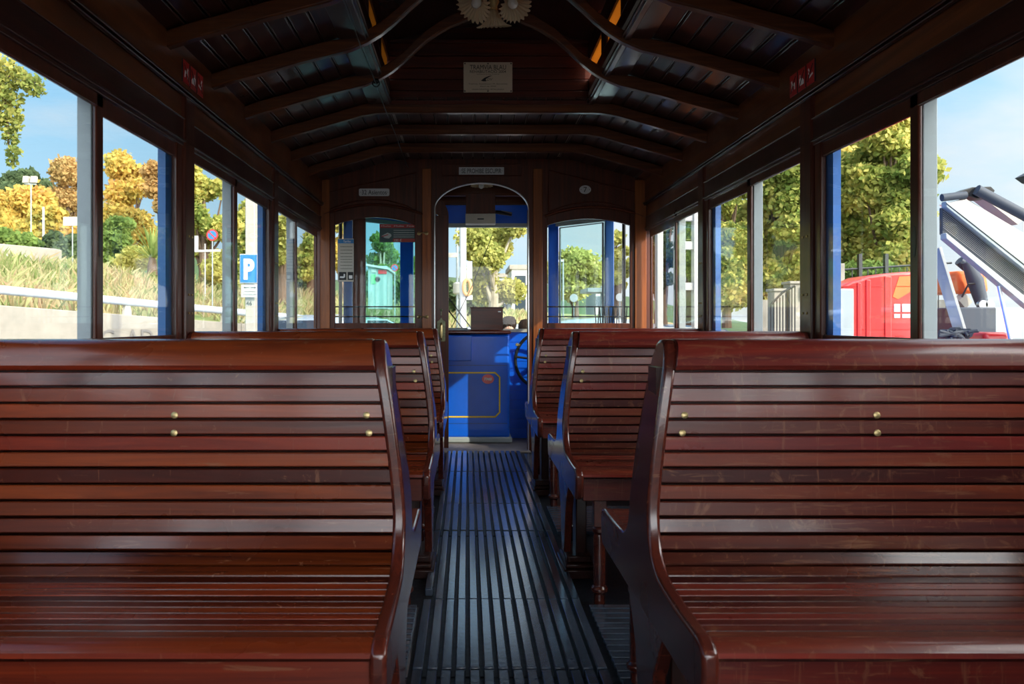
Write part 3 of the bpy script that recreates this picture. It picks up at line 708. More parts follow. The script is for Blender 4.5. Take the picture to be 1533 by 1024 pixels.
def xin(z): return .0 if z < .56 else .045 * ((z - .56) / .33) ** 1.3
BW = .942
def bench(s, yc, wm, label):
    """s=+1 bench to the right of the aisle, -1 left"""
    xa = XC + s * .2355
    X = lambda x: xa + s * x
    t = thing('double_bench', (X(BW / 2), yc, 0), label, 'bench', 'back to back slatted benches')
    # the aisle end panel
    half = []
    half.append((-.0, .906)); half.append((-.020, .905)); half.append((-.036, .897))
    for i in range(1, 40):
        p, n = at_arc(ARC[-1] * i / 39); 
        if p.x > -.045: continue
        nn = n
        half.append((p.x - .0, p.y + .0) if False else (p.x + nn.x * .003, p.y + nn.y * .003))
    half += [(-.442, .456), (-.455, .446), (-.457, .425), (-.450, .380), (-.435, .362)]
    pts = half + [(-a, b) for a, b in reversed(half[1:])] 
    outl = [(X(xin(z)), yc + y, z) for y, z in pts]
    MB().prism(outl, (s * .026, 0, 0)).build('end_panel', M['bench_end'], t, bevel=.007, seg=3)
    # tapering leg, inner leg and moulded foot
    MB().prism([(X(.012), yc - .17, .364), (X(.012), yc + .17, .364), (X(.012), yc + .085, .25), (X(.012), yc + .035, .075), (X(.012), yc - .035, .075), (X(.012), yc - .085, .25)], (s * .028, 0, 0)).build('leg', M['bench_end'], t, bevel=.004)
    MB().prism([(X(.056), yc - .055, .43), (X(.056), yc + .055, .43), (X(.056), yc + .045, .07), (X(.056), yc - .045, .07)], (s * .04, 0, 0)).build('leg', M['frame_h'], t, bevel=.004)
    ft = MB().box(X(.002), X(.125), yc - .12, yc + .12, .0, .035); ft.box(X(.012), X(.115), yc - .105, yc + .105, .035, .052); ft.box(X(.018), X(.108), yc - .09, yc + .09, .052, .078)
    ft.build('foot', M['frame_h'], t, bevel=.005)
    # wall end panel
    MB().prism([(X(BW - .030), yc + y, z) for y, z in pts], (s * .026, 0, 0)).build('wall_end_panel', M['bench_end'], t)
    MB().box(X(BW - .05), X(BW - .028), yc - .05, yc + .05, 0, .365).build('leg', M['frame_h'], t)
    x1 = BW - .028
    # top rail
    def xs(z): return xin(z) + .024
    m = MB(); sec = [(-.062, .846), (-.066, .856), (-.060, .875), (-.050, .893), (-.034, .903), (-.012, .907)]
    sec = sec + [(-a, b) for a, b in reversed(sec)]
    L = [(X(xs(z)), yc + y, z) for y, z in sec]; Rr = [(X(x1), yc + y, z) for y, z in sec]; n = len(sec)
    m.add(L + Rr, [tuple(range(n)), tuple(range(2 * n - 1, n - 1, -1))] + [(i, (i + 1) % n, n + (i + 1) % n, n + i) for i in range(n)])
    # fine ridge line of the rail
    m.build('top_rail', wm, t, bevel=.0015)
    for side_ in (-1, 1):                      # -1 faces the camera
        # back slats then seat slats, laid along the profile
        def slat(mb, s0, s1, th=.016, gap=.0022):
            a, na = at_arc(s0 + gap); b, nb = at_arc(s1 - gap)
            dirv = (b - a).normalized(); nrm = Vector((dirv.y, -dirv.x))
            mid = (a + b) / 2 + nrm * .0006
            sec = [a - nrm * .0028, a + (b - a) * .07, b - (b - a) * .06, b - nrm * .0022, b - nrm * th, a - nrm * th]
            zz = (a.y + b.y) / 2
            n = len(sec)
            Lx = [(X(xs(p.y) + .0008), yc - side_ * -1 * p.x if False else yc + (-side_) * p.x, p.y) for p in sec]
            Rx = [(X(x1), q[1], q[2]) for q in Lx]
            mb.add(Lx + Rx, [tuple(range(n)), tuple(range(2 * n - 1, n - 1, -1))] + [(i, (i + 1) % n, n + (i + 1) % n, n + i) for i in range(n)])
        s_start = next(ARC[i] for i in range(len(DP)) if DP[i][1] <= .846)
        s_seat = next(ARC[i] for i in range(len(DP)) if DP[i][0] <= -.155)
        nb = 13; mb = MB(); st = (s_seat - s_start) / nb
        for i in range(nb): slat(mb, s_start + i * st, s_start + (i + 1) * st)
        mb.build('backrest', wm, t, smooth=False)
        mb = MB(); nsn = 10; st = (ARC[-1] - s_seat) / nsn
        for i in range(nsn): slat(mb, s_seat + i * st, s_seat + (i + 1) * st, gap=.0012)
        # rounded front nosing
        sec = [(-.4185, .4575), (-.432, .4565), (-.443, .453), (-.450, .446), (-.451, .438), (-.447, .432), (-.4185, .430)]
        L = [(X(.024), yc + (-side_) * y, z) for y, z in sec]; Rr = [(X(x1), b[1], b[2]) for b in L]; n = len(sec)
        mb.add(L + Rr, [tuple(range(n)), tuple(range(2 * n - 1, n - 1, -1))] + [(i, (i + 1) % n, n + (i + 1) % n, n + i) for i in range(n)])
        mb.build('seat', wm, t, bevel=0)
        ya = yc + side_ * .432; yb = yc + side_ * .412
        MB().box(X(.026), X(x1), ya, yb, .356, .430).build('apron', M['bench_l'] if wm is M['bench_l'] else wm, t, bevel=.003)
        # turned front leg
        yl = yc + side_ * .405; xl = X(.085)
        lg = MB(); lg.box(xl - .021, xl + .021, yl - .021, yl + .021, .27, .41)
        lg.lathe([(.018, .27), (.024, .262), (.024, .252), (.017, .244), (.020, .232), (.020, .10), (.019, .075), (.028, .066), (.028, .056), (.018, .048), (.019, .0)], (xl, yl, 0), 16)
        lg.build('leg', M['bench_end'], t, bevel=.002)
        # screws
        for xq in (.055, .055 + .402, .055 + .80):
            for sq in (s_start + .035 * 2.5, s_start + .035 * 3.5):
                p, nn_ = at_arc(sq); z = p.y
                MB().lathe([(.0068, -.003), (.0068, .0012), (.004, .0022)], (X(xq + (xin(z) if xq < .1 else 0)), yc + (-side_) * (p.x - .001), z), 10, axis=(0, side_, .12)).build('screw', M['brass'], t)
    # spine boards that carry the slats
    MB().box(X(.03), X(x1), yc - .035, yc + .035, .46, .85).build('frame', M['frame_h'], t)
    MB().box(X(.03), X(x1), yc - .40, yc + .40, .405, .432).build('seat_frame', M['frame_h'], t)
    return t
desc = {(-1, 0): ('smooth dark red slatted double bench left of the aisle, nearest the viewer'), (-1, 1): ('orange red slatted double bench left of the aisle, middle one of its row'),
        (-1, 2): 'slatted double bench left of the aisle, farthest of its row beside the sliding door',
        (1, 0): 'scratched purplish slatted double bench right of the aisle, nearest the viewer', (1, 1): 'bright orange red scuffed double bench right of the aisle, middle one of its row',
        (1, 2): 'slatted double bench right of the aisle, farthest of its row near the brake wheel'}
for s in (-1, 1):
    for i, yc in enumerate((1.65, 3.05, 4.45)):
        bench(s, yc, M['bench_l'] if s < 0 else M['bench_r'], desc[(s, i)])

# ------------------------------------------------------------------ driver platform
YF = 6.51
dash = MB(); pl = [(-1.0 + XC, 6.05), (-.52, 6.42), (-.46, YF), (.69, YF), (.75, 6.42), (XC + 1.0, 6.05)]
for (xa, ya), (xb, yb) in zip(pl, pl[1:]):
    nn = 11 if abs(xa - xb) > .1 else 11
    for i in range(nn):
        z0 = .0 + i * .078; z1 = z0 + .074
        dash.prism([(xa, ya, z0), (xb, yb, z0), (xb, yb, z1), (xa, ya, z1)], (0, .03, 0))
    dash.prism([(xa, ya + .01, -.2), (xb, yb + .01, -.2), (xb, yb + .01, .87), (xa, ya + .01, .87)], (0, .03, 0))
struct(dash, 'wall_front', M['blue'])
sl = MB()
for (xa, ya), (xb, yb) in zip(pl, pl[1:]): sl.prism([(xa, ya - .015, .86), (xb, yb - .015, .86), (xb, yb - .015, .885), (xa, ya - .015, .885)], (0, .06, 0))
struct(sl, 'trim_windscreen_sill', M['cream'])
# windscreen posts, header, glass
ps = MB()
for x0, x1, ya in ((-.545, -.440, 6.47), (.655, .735, 6.47)): ps.box(x0, x1, ya, ya + .06, .87, 1.90)
struct(ps, 'trim_windscreen_posts', M['blue'], bevel=.006)
ps = MB(); ps.box(1.045, 1.112, 6.08, 6.13, .0, 1.90); ps.box(-.93, -.862, 6.0, 6.06, 0, 1.90)
struct(ps, 'trim_corner_posts', M['blue_lt'], bevel=.006)
hd = MB()
for (xa, ya), (xb, yb) in zip(pl, pl[1:]): hd.prism([(xa, ya, 1.74), (xb, yb, 1.74), (xb, yb, 1.90), (xa, ya, 1.90)], (0, .035, 0))
struct(hd, 'trim_windscreen_header', M['blue'])
hh = MB()
for (xa, ya), (xb, yb) in zip(pl, pl[1:]): hh.prism([(xa, ya - .01, 1.712), (xb, yb - .01, 1.712), (xb, yb - .01, 1.742), (xa, ya - .01, 1.742)], (0, .05, 0))
struct(hh, 'trim_windscreen_top_rail', M['grey'])
ww = thing('window_13', (.115, YF + .02, .88), kind='structure')
MB().box(-.45, .66, YF + .018, YF + .022, .88, 1.72).build('window_pane', M['glass'], ww, smooth=False)
MB().prism([(.74, 6.475, .88), (1.05, 6.12, .88), (1.05, 6.12, 1.72), (.74, 6.475, 1.72)], (0.003, .003, 0)).build('window_pane', M['tint2'], ww, smooth=False)
MB().tube([(.745, 6.46, .9), (.745, 6.46, 1.70), (1.035, 6.13, 1.70), (1.035, 6.13, .9), (.745, 6.46, .9)], .009, 6).build('window_frame', M['grey'], ww)
MB().prism([(-.55, 6.475, .88), (-.87, 6.06, .88), (-.87, 6.06, 1.72), (-.55, 6.475, 1.72)], (0.003, .003, 0)).build('window_pane', M['glass'], ww, smooth=False)
# platform ceiling boards and rib
c = MB(); xs = np.linspace(XC - 1.0, XC + 1.0, 26)
for x0, x1 in zip(xs, xs[1:]): c.box(x0 + .003, x1 - .003, Yb1, 6.65, 2.06 , 2.075)
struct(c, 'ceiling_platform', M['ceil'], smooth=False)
struct(MB().box(XC - 1.0, XC + 1.0, 6.24, 6.29, 1.925, 2.06).box(XC - 1.0, XC + 1.0, 6.48, 6.54, 1.89, 2.06), 'trim_platform_ribs', M['rib'], bevel=.005)
# ticket reader hung from the rib
t = thing('hanging_box', (.10, 6.22, 1.69), 'wooden and white box hanging below the platform ceiling at the windscreen', 'box')
MB().box(-.013, .212, 6.14, 6.24, 1.77, 1.93).build('casing', M['bulk'], t, bevel=.004)
MB().box(-.016, .214, 6.135, 6.245, 1.695, 1.772).build('cover', M['cream'], t, bevel=.004, label='white lower cover')
MB().box(.075, .125, 6.131, 6.136, 1.725, 1.735).build('slot', M['black'], t)
t = thing('lever_arm', (.25, 6.2, 1.74), 'black and steel lever arm beside the hanging box', 'lever')
MB().tube([(.216, 6.18, 1.79), (.25, 6.17, 1.785), (.34, 6.16, 1.765)], [.014, .016, .011], 10).build('arm', M['black'], t)
MB().tube([(.26, 6.165, 1.795), (.34, 6.155, 1.778)], .006, 8).build('rod', M['steel'], t)
# control cabinet
x0, x1, y0, y1 = -.40, .328, 6.25, 6.49
t = thing('control_cabinet', ((x0 + x1) / 2, (y0 + y1) / 2, 0), 'blue driver control cabinet with yellow outline and wooden top', 'cabinet')
bd = MB().box(x0, x1, y0, y1, .04, .845).build('body', M['blue'], t, bevel=.018, seg=3)
MB().box(x0 - .01, x1 + .018, y0 - .012, y1, 0, .045).build('plinth', M['grey'], t, bevel=.012)
MB().box(x0 - .03, x1 + .012, y0 - .03, y1, .848, .878).build('top', M['bench_l'], t, bevel=.012, seg=3, label='varnished wooden top')
cz = lambda py: H + (CY - py) * y0 / F; cxx = lambda px: (px - CX) * y0 / F
MB().box(x0 + .002, x1 - .018, y0 - .0012, y0 + .001, cz(547) - .0015, cz(547) + .0015).box(x0 + .002, x1 - .018, y0 - .0012, y0 + .001, cz(634) - .0015, cz(634) + .0015).build('panel_joint', M['black'], t)
MB().box(x0 + .1, cxx(706), y0 - .035, y0, cz(540), cz(502)).build('switch_box', M['blue'], t, bevel=.006)
X2 = cxx(748); k = .035; xl = x0 + .05
lp = [(xl, cz(558)), (X2 - k, cz(558)), (X2 - .012, cz(558) - .022), (X2, cz(558) - k - .0), (X2, cz(624) + k), (X2 - k, cz(624)), (xl, cz(624)), ]
ln = MB(); pts = [Vector((a, y0 - .0012, b)) for a, b in lp]
for a, b in zip(pts, pts[1:] + pts[:1]):
    d = (b - a).normalized() * .004; ln.bar(a - d, b + d, .0025, .011, up=(0, 0, 1) if abs(d.z) < abs(d.x) else (1, 0, 0))
ln.build('outline', M['yellow'], t, label='yellow painted outline')
c = (cxx(730.5), y0 - .002, cz(567.5))
MB().prism([(c[0] + math.cos(a) * .047, y0 - .0004, c[2] + math.sin(a) * .037) for a in np.linspace(0, 2 * PI, 33)[:-1]], (0, -.002, 0)).build('badge', M['red'], t, smooth=False, label='red oval badge')
text('TMB', 'lettering', M['whiteink'], t, (c[0], y0 - .0028, c[2]), w=.062, h=.021, shear=.3, bold=.03)
# dark wooden box on the cabinet
t = thing('wooden_box', (.15, 6.38, .878), 'dark wooden box standing on the blue cabinet before the windscreen', 'box')
MB().box(.026, .278, 6.30, 6.46, .878, 1.052).build('body', M['endwall'], t, bevel=.002)
MB().box(.020, .284, 6.292, 6.465, 1.050, 1.060).build('lid', M['bulk'], t, bevel=.002)
MB().box(.24, .262, 6.298, 6.301, 1.02, 1.026).build('catch', M['steel'], t)
t = thing('flat_tray', (-.10, 6.34, .878), 'flat pale tray lying on the cabinet top left of the wooden box', 'tray')
MB().box(-.30, .0, 6.28, 6.44, .878, .885).build('base', M['grey'], t, bevel=.003); MB().box(-.30, .0, 6.28, 6.29, .885, .895).box(-.30, .0, 6.43, 6.44, .885, .895).build('rim', M['grey'], t)
# hand brake wheel
wc = Vector((.600, 6.30, .640)); t = thing('brake_wheel', (wc.x, wc.y, 0), 'black brake handwheel in front of the blue dash beside the doorway', 'wheel')
MB().tube([(wc.x + .225 * math.cos(a), wc.y, wc.z + .225 * math.sin(a)) for a in np.linspace(0, 2 * PI, 49)], .013, 10, cap=False).build('rim', M['black'], t)
m = MB()
for a in (.5, .5 + 2 * PI / 5, .5 + 4 * PI / 5, .5 + 6 * PI / 5, .5 + 8 * PI / 5): m.tube([wc, wc + Vector((.225 * math.cos(a), 0, .225 * math.sin(a)))], .009, 8)
m.build('spokes', M['black'], t); MB().lathe([(.035, -.02), (.035, .02), (.02, .03)], wc, 16, axis=(0, -1, 0)).build('hub', M['black'], t)
MB().tube([wc, wc + Vector((0, .2, 0))], .02, 10).build('axle', M['steel'], t)
MB().tube([(wc.x - .19, 6.30, .76), (wc.x - .215, 6.26, .765)], .009, 8).lathe([(.008, 0), (.014, .01), (.010, .03)], (wc.x - .215, 6.26, .765), 10, axis=(0, -1, 0)).build('handle', M['brass'], t)
# stanchions and guard bars
for nm, x, lab in (('l', -.950, 'black stanchion on the platform seen through the left bulkhead window'), ('r', 1.168, 'black stanchion on the platform seen through the right bulkhead window')):
    t = thing('stanchion', (x, 5.99, 0), lab, 'pole'); MB().tube([(x, 5.99, 0), (x, 5.99, 2.06)], .0135, 12).build('pole', M['black'], t)
    MB().lathe([(.03, 0), (.03, .01), (.016, .02)], (x, 5.99, 0), 14).build('base', M['black'], t)
for W_, sn in ((LWO, 'left'), (RWO, 'right')):
    for z, wn in ((1.053, 'upper'), (.981, 'lower')):
        t = thing('guard_bar', ((W_[0] + W_[1]) / 2, YB + .05, z), '%s black guard bar across the %s bulkhead window' % (wn, sn), 'bar', 'guard bars across the bulkhead windows')
        yy = YB + .052 if sn == 'right' else YB + .050
        MB().tube([(W_[0] - .01, yy, z), (W_[1] + .01, yy, z)], .0048, 8).build('bar', M['black'], t)
        MB().box(W_[0] - .02, W_[0], yy - .006, yy + .006, z - .01, z + .01).box(W_[1], W_[1] + .02, yy - .006, yy + .006, z - .01, z + .01).build('brackets', M['black'], t)
# folding gate
t = thing('folding_gate', (1.08, 6.0, .5), 'folded black lattice gate at the right platform entrance', 'gate')
m = MB()
for i in range(7):
    x = .96 + i * .035; m.tube([(x, 6.03, .62), (x + .03, 6.03, 1.055)], .0045, 6); m.tube([(x + .03, 6.05, .62), (x, 6.05, 1.055)], .0045, 6)
m.build('lattice', M['black'], t); MB().box(.95, 1.20, 6.02, 6.06, .60, .62).build('rail', M['black'], t)
# wiper on the windscreen
t = thing('windscreen_wiper', (-.02, 6.56, .9), 'double black wiper arm outside the windscreen, left of the wooden box', 'wiper')
q = lambda px, py: P(px, py, 6.55)
MB().tube([q(706, 492), q(668, 441)], .006, 6).tube([q(694, 494), q(664, 455)], .006, 6).build('arm', M['black'], t)
MB().tube([q(676, 490), q(706, 430), q(737, 352)], .0035, 6).build('blade', M['black'], t)

# notices
y = YB + .0165
t = thing('fare_notice', (bx(516), y, bz(421)), 'tall cream fare notice taped to the left bulkhead window', 'notice')
MB().box(bx(505), bx(529), y, y + .002, bz(421.5), bz(357)).build('sheet', M['cream'], t)
MB().box(bx(505.5), bx(529), y - .001, y, bz(364), bz(358)).build('heading', M['bluesign'], t)
text('Tarifes', 'lettering', M['whiteink'], t, (bx(519), y - .0018, bz(361)), w=.055, h=.017)
m = MB()
for py in (369, 374, 379, 384, 388, 392, 397, 402): m.box(bx(509), bx(527), y - .0012, y - .0002, bz(py) - .0015, bz(py) + .0015)
m.build('print', M['ink'], t, smooth=False)
MB().box(bx(507), bx(518), y - .0012, y - .0002, bz(419), bz(407)).box(bx(520), bx(528.5), y - .0012, y - .0002, bz(419), bz(407)).build('picture', M['ink'], t)
MB().box(bx(508.5), bx(515), y - .0020, y - .0014, bz(416), bz(413.5)).box(bx(514), bx(516), y - .002, y - .0014, bz(415), bz(410)).build('symbol', M['whiteink'], t)
MB().box(bx(522), bx(527), y - .002, y - .0014, bz(417), bz(412)).build('symbol', M['whiteink'], t)
y = YD + .011; dq = lambda px, py: P(px, py, YD)
t = thing('warning_notice', (dq(595, 0).x, y, dq(0, 362).z), 'red and black fine notice with 100 euro on the sliding door glass', 'notice')
x0, x1 = dq(568, 0).x, dq(622, 0).x
MB().box(x0, x1, y, y + .0015, dq(0, 362.5).z, dq(0, 335).z).build('sheet', mat('notice_dark', (.05, .09, .10), rough=.5), t)
MB().box(x0, x1, y - .001, y, dq(0, 341).z, dq(0, 335.5).z).box(dq(588, 0).x, x1, y - .001, y, dq(0, 362).z, dq(0, 357).z).build('band', M['redsign'], t)
text('Multa  Multa  Fine', 'lettering', M['whiteink'], t, (dq(595, 0).x, y - .0018, dq(0, 338.2).z), w=.24, h=.010)
text('100 €', 'lettering', M['whiteink'], t, (dq(595.5, 0).x, y - .0018, dq(0, 359.5).z), w=.055, h=.018)
m = MB()
for py in (344.5, 348, 351.5, 354.5): m.box(dq(589, 0).x, dq(620, 0).x, y - .0012, y - .0003, dq(0, py).z - .002, dq(0, py).z + .002)
m.build('print', M['signwhite'], t, smooth=False)
hnd = [(571, 353), (576, 350), (580, 348), (585, 350), (586, 353), (582, 357), (576, 356)]
MB().prism([(dq(a, b).x, y - .0012, dq(a, b).z) for a, b in hnd], (0, .001, 0)).build('hand', M['signwhite'], t, smooth=False)
MB().bar(dq(571, 354) + Vector((0, .010, 0)), dq(581, 351) + Vector((0, .010, 0)), .001, .006).build('card', M['redsign'], t)

# ------------------------------------------------------------------ outside
GZ = -.70
struct(MB().add([(-60, -20, GZ), (60, -20, GZ), (60, 120, GZ), (-60, 120, GZ)], [(0, 1, 2, 3)]), 'floor_road', M['asphalt'])
A0 = Vector((-5.83, 10.0)); DIR = Vector((.43, .903)).normalized(); NRM = Vector((-DIR.y, DIR.x))
def wtop(t): return 1.150 - .053 * t if t < 13.5 else max(.45 - .05 * (t - 13.5), -.3)
def wp(t, w=0): return A0 + DIR * t + NRM * w
def bankz(x, y):
    v = Vector((x, y)) - A0; t = v.dot(DIR); w = v.dot(NRM)
    base = wtop(t) - .12
    z = base + .20 * min(w, 9) + .05 * max(0, min(w - 9, 30)) + .10 * noise.noise(Vector((x * .35, y * .35, 0))) * min(1, w)
    return z
# terrain sheet behind the retaining wall
m = MB(); ts = np.linspace(-14, 75, 90); ws = [0, .5, 1, 1.6, 2.3, 3, 4, 5, 6, 7.5, 9, 12, 16, 22, 30, 42]
vs = []; 
for t_ in ts:
    for w_ in ws: p = wp(t_, w_ + .1); vs.append((p.x, p.y, bankz(p.x, p.y)))
nw = len(ws); m.add(vs, [(i * nw + j, (i + 1) * nw + j, (i + 1) * nw + j + 1, i * nw + j + 1) for i in range(len(ts) - 1) for j in range(nw - 1)])
struct(m, 'floor_grass_bank', M['bank'])
# grass blades
def grass(name, n, tr, wr, h, lab, seed, mm='grass'):
    r = np.random.default_rng(seed); vs = []; fs = []
    for i in range(n):
        t_ = r.uniform(*tr); w_ = r.uniform(*wr); p = wp(t_, w_)
        if noise.noise(Vector((p.x * .5, p.y * .5, 3))) < -.12: continue
        z = bankz(p.x, p.y) - .03; hh = h * r.uniform(.5, 1.2); a = r.uniform(0, 2 * PI); lx, ly = r.normal(0, .25, 2) * hh; wd = .018 * h / .4 + .01
        c, s_ = math.cos(a) * wd, math.sin(a) * wd; b = len(vs)
        vs += [(p.x - c, p.y - s_, z), (p.x + c, p.y + s_, z), (p.x + lx + c * .5, p.y + ly, z + hh * .7), (p.x + lx * 1.8, p.y + ly * 1.8, z + hh)]
        fs += [(b, b + 1, b + 2), (b, b + 2, b + 3)]
    mb = MB(); mb.v = vs; mb.f = fs; mb.m = [0] * len(fs)
    return setp(mb.build(name, M[mm], smooth=False), lab, 'grass', kind='stuff')
grass('dry_grass', 15000, (-4, 13.9), (.35, 8.6), .32, 'tall dry grass growing on the bank behind the guard rail', 3)
grass('meadow_grass', 11000, (14, 45), (.45, 12), .42, 'pale green and straw grass on the far bank ahead of the tram', 4)
# retaining wall with joints, one thing
t = thing('retaining_wall', (*A0, GZ), 'pale concrete retaining wall beside the road outside the left windows', 'wall')
m = MB(); tt = -14.0; i = 0
while tt < 30:
    te = tt + 4.6; a, b = wp(tt + .01), wp(te - .01); off = NRM * .22
    za, zb = wtop(tt), wtop(te)
    m.prism([(a.x, a.y, GZ), (b.x, b.y, GZ), (b.x, b.y, zb), (a.x, a.y, za)], (off.x, off.y, 0)); tt = te
m.build('wall_slabs', M['concrete'], t, bevel=.01)
p = wp(2.35, -.012); text('C. ADARO', 'lettering', mat('faded_grey_paint', (.16, .15, .14), rough=.8), t, (p.x, p.y, wtop(2.35) - .34), w=1.75, h=.30, xdir=(DIR.x, DIR.y, 0), depth=.004)
# guard rail
t = thing('guard_rail', (*A0, .9), 'white tubular guard rail on top of the retaining wall', 'rail')
rp = [wp(x, .1) for x in np.linspace(-14, 28, 40)]; rl = [(p.x, p.y, wtop(x) + .20) for p, x in zip(rp, np.linspace(-14, 28, 40))]
MB().tube(rl, .058, 12).build('rail', mat('pale_blue_white_rail', (.50, .55, .60), rough=.5), t)
for x in np.arange(-12.3, 26, 2.05):
    p = wp(x, .1); MB().prism([(p.x - .07 * DIR.x, p.y - .07 * DIR.y, wtop(x) - .02), (p.x + .07 * DIR.x, p.y + .07 * DIR.y, wtop(x) - .02), (p.x + .04 * DIR.x, p.y + .04 * DIR.y, wtop(x) + .19), (p.x - .04 * DIR.x, p.y - .04 * DIR.y, wtop(x) + .19)], (NRM.x * .05, NRM.y * .05, 0)).build('post', M['cream'], t)
# upper parapet
t = thing('upper_parapet', P(20, 400, 18), 'long pale concrete parapet of the upper road above the grass bank', 'wall')
a, b = P(-70, 372, 17.5), P(82, 382, 19.5)
MB().prism([a + Vector((0, 0, -.30)), b + Vector((0, 0, -.22)), b + Vector((0, 0, .16)), a + Vector((0, 0, .20))], (0, .35, 0)).build('coping', M['concrete'], t, bevel=.02)
MB().prism([a + Vector((0, .15, -2)), b + Vector((0, .15, -2)), b + Vector((0, .15, -.2)), a + Vector((0, .15, -.28))], (0, .12, 0)).build('face', M['concrete'], t)

# ------------- trees
def leaves(blobs, n, size, seed, flat=.6):
    r = np.random.default_rng(seed); w = np.array([b[3] * b[4] * b[5] for b in blobs]) ** .67; w /= w.sum()
    ch = r.choice(len(blobs), n, p=w); B = np.array(blobs)[ch]
    d = r.normal(size=(n, 3)); d /= np.linalg.norm(d, axis=1)[:, None]; rad = r.uniform(.35, 1, n) ** .5
    c = B[:, :3] + d * rad[:, None] * B[:, 3:6] * (1 + .18 * r.normal(size=(n, 1)))
    a = r.normal(size=(n, 3)); a /= np.linalg.norm(a, axis=1)[:, None]; b = np.cross(a, r.normal(size=(n, 3))); b /= np.linalg.norm(b, axis=1)[:, None]
    s = size * r.uniform(.6, 1.3, (n, 1))
    v = np.stack([c - a * s * .6, c + b * s * .42, c + a * s * .6, c - b * s * .42], 1).reshape(-1, 3)
    return v
def foliage(name, blobs, n, size, mm, parent, seed):
    n = int(n * 2.4); size = size * .68
    v = leaves(blobs, n, size, seed) - np.array(wloc(parent))
    me = bpy.data.meshes.new(name); me.vertices.add(len(v)); me.vertices.foreach_set('co', v.ravel().astype(np.float32))
    me.loops.add(len(v)); me.loops.foreach_set('vertex_index', np.arange(len(v), dtype=np.int32))
    me.polygons.add(n); me.polygons.foreach_set('loop_start', np.arange(0, len(v), 4, dtype=np.int32)); me.polygons.foreach_set('loop_total', np.full(n, 4, dtype=np.int32))
    me.update(calc_edges=True); me.validate(); me.materials.append(mm)
    o = bpy.data.objects.new(name, me); COL.objects.link(o); o.parent = parent; return o
def tree(x, y, z0, h, rad, mm, label, seed, n=5000, leaf=.16, name='tree', trunk=.16, group='trees outside the tram', nblob=14, bark='bark', low=.35, cat='tree'):
    r = random.Random(seed); t = thing(name, (x, y, z0), label, cat, group)
    blobs = []
    for i in range(nblob):
        f = r.uniform(low, 1.0); a = r.uniform(0, 2 * PI); rr = rad * (1 - (f - .62) ** 2 * 2.2) * r.uniform(.25, .8)
        s = rad * r.uniform(.30, .48); blobs.append((x + math.cos(a) * rr, y + math.sin(a) * rr, z0 + h * f - s * .5, s, s, s * .8))
    m = MB(); top = Vector((x, y, z0 + h * .8)); pts = [Vector((x + r.uniform(-.1, .1) * i * .3, y, z0 - .3 + h * .8 * i / 5)) for i in range(6)]
    m.tube(pts, [trunk * (1.15 - i * .17) for i in range(6)], 10)
    for b in blobs: 
        s0 = pts[r.choice((1, 2, 3))]; e = Vector(b[:3]); md = (s0 + e) / 2 + Vector((0, 0, -.1 * rad)); m.tube([s0, md, e], [trunk * .45, trunk * .3, trunk * .1], 6)
    m.build('trunk', M[bark], t)
    foliage('foliage', blobs, n, leaf, M[mm], t, seed)
    return t
def tp(px, d): return ((px - CX) * d / F, d)
def zt(py, d): return H + (CY - py) * d / F
def tree_at(px, ptop, pbase, d, wpx, mm, label, seed, **k):
    x, y = tp(px, d); z0 = zt(pbase, d); h = zt(ptop, d) - z0
    if z0 > GZ: pass
    return tree(x, y, z0, h, wpx * d / F / 2, mm, label, seed, **k)
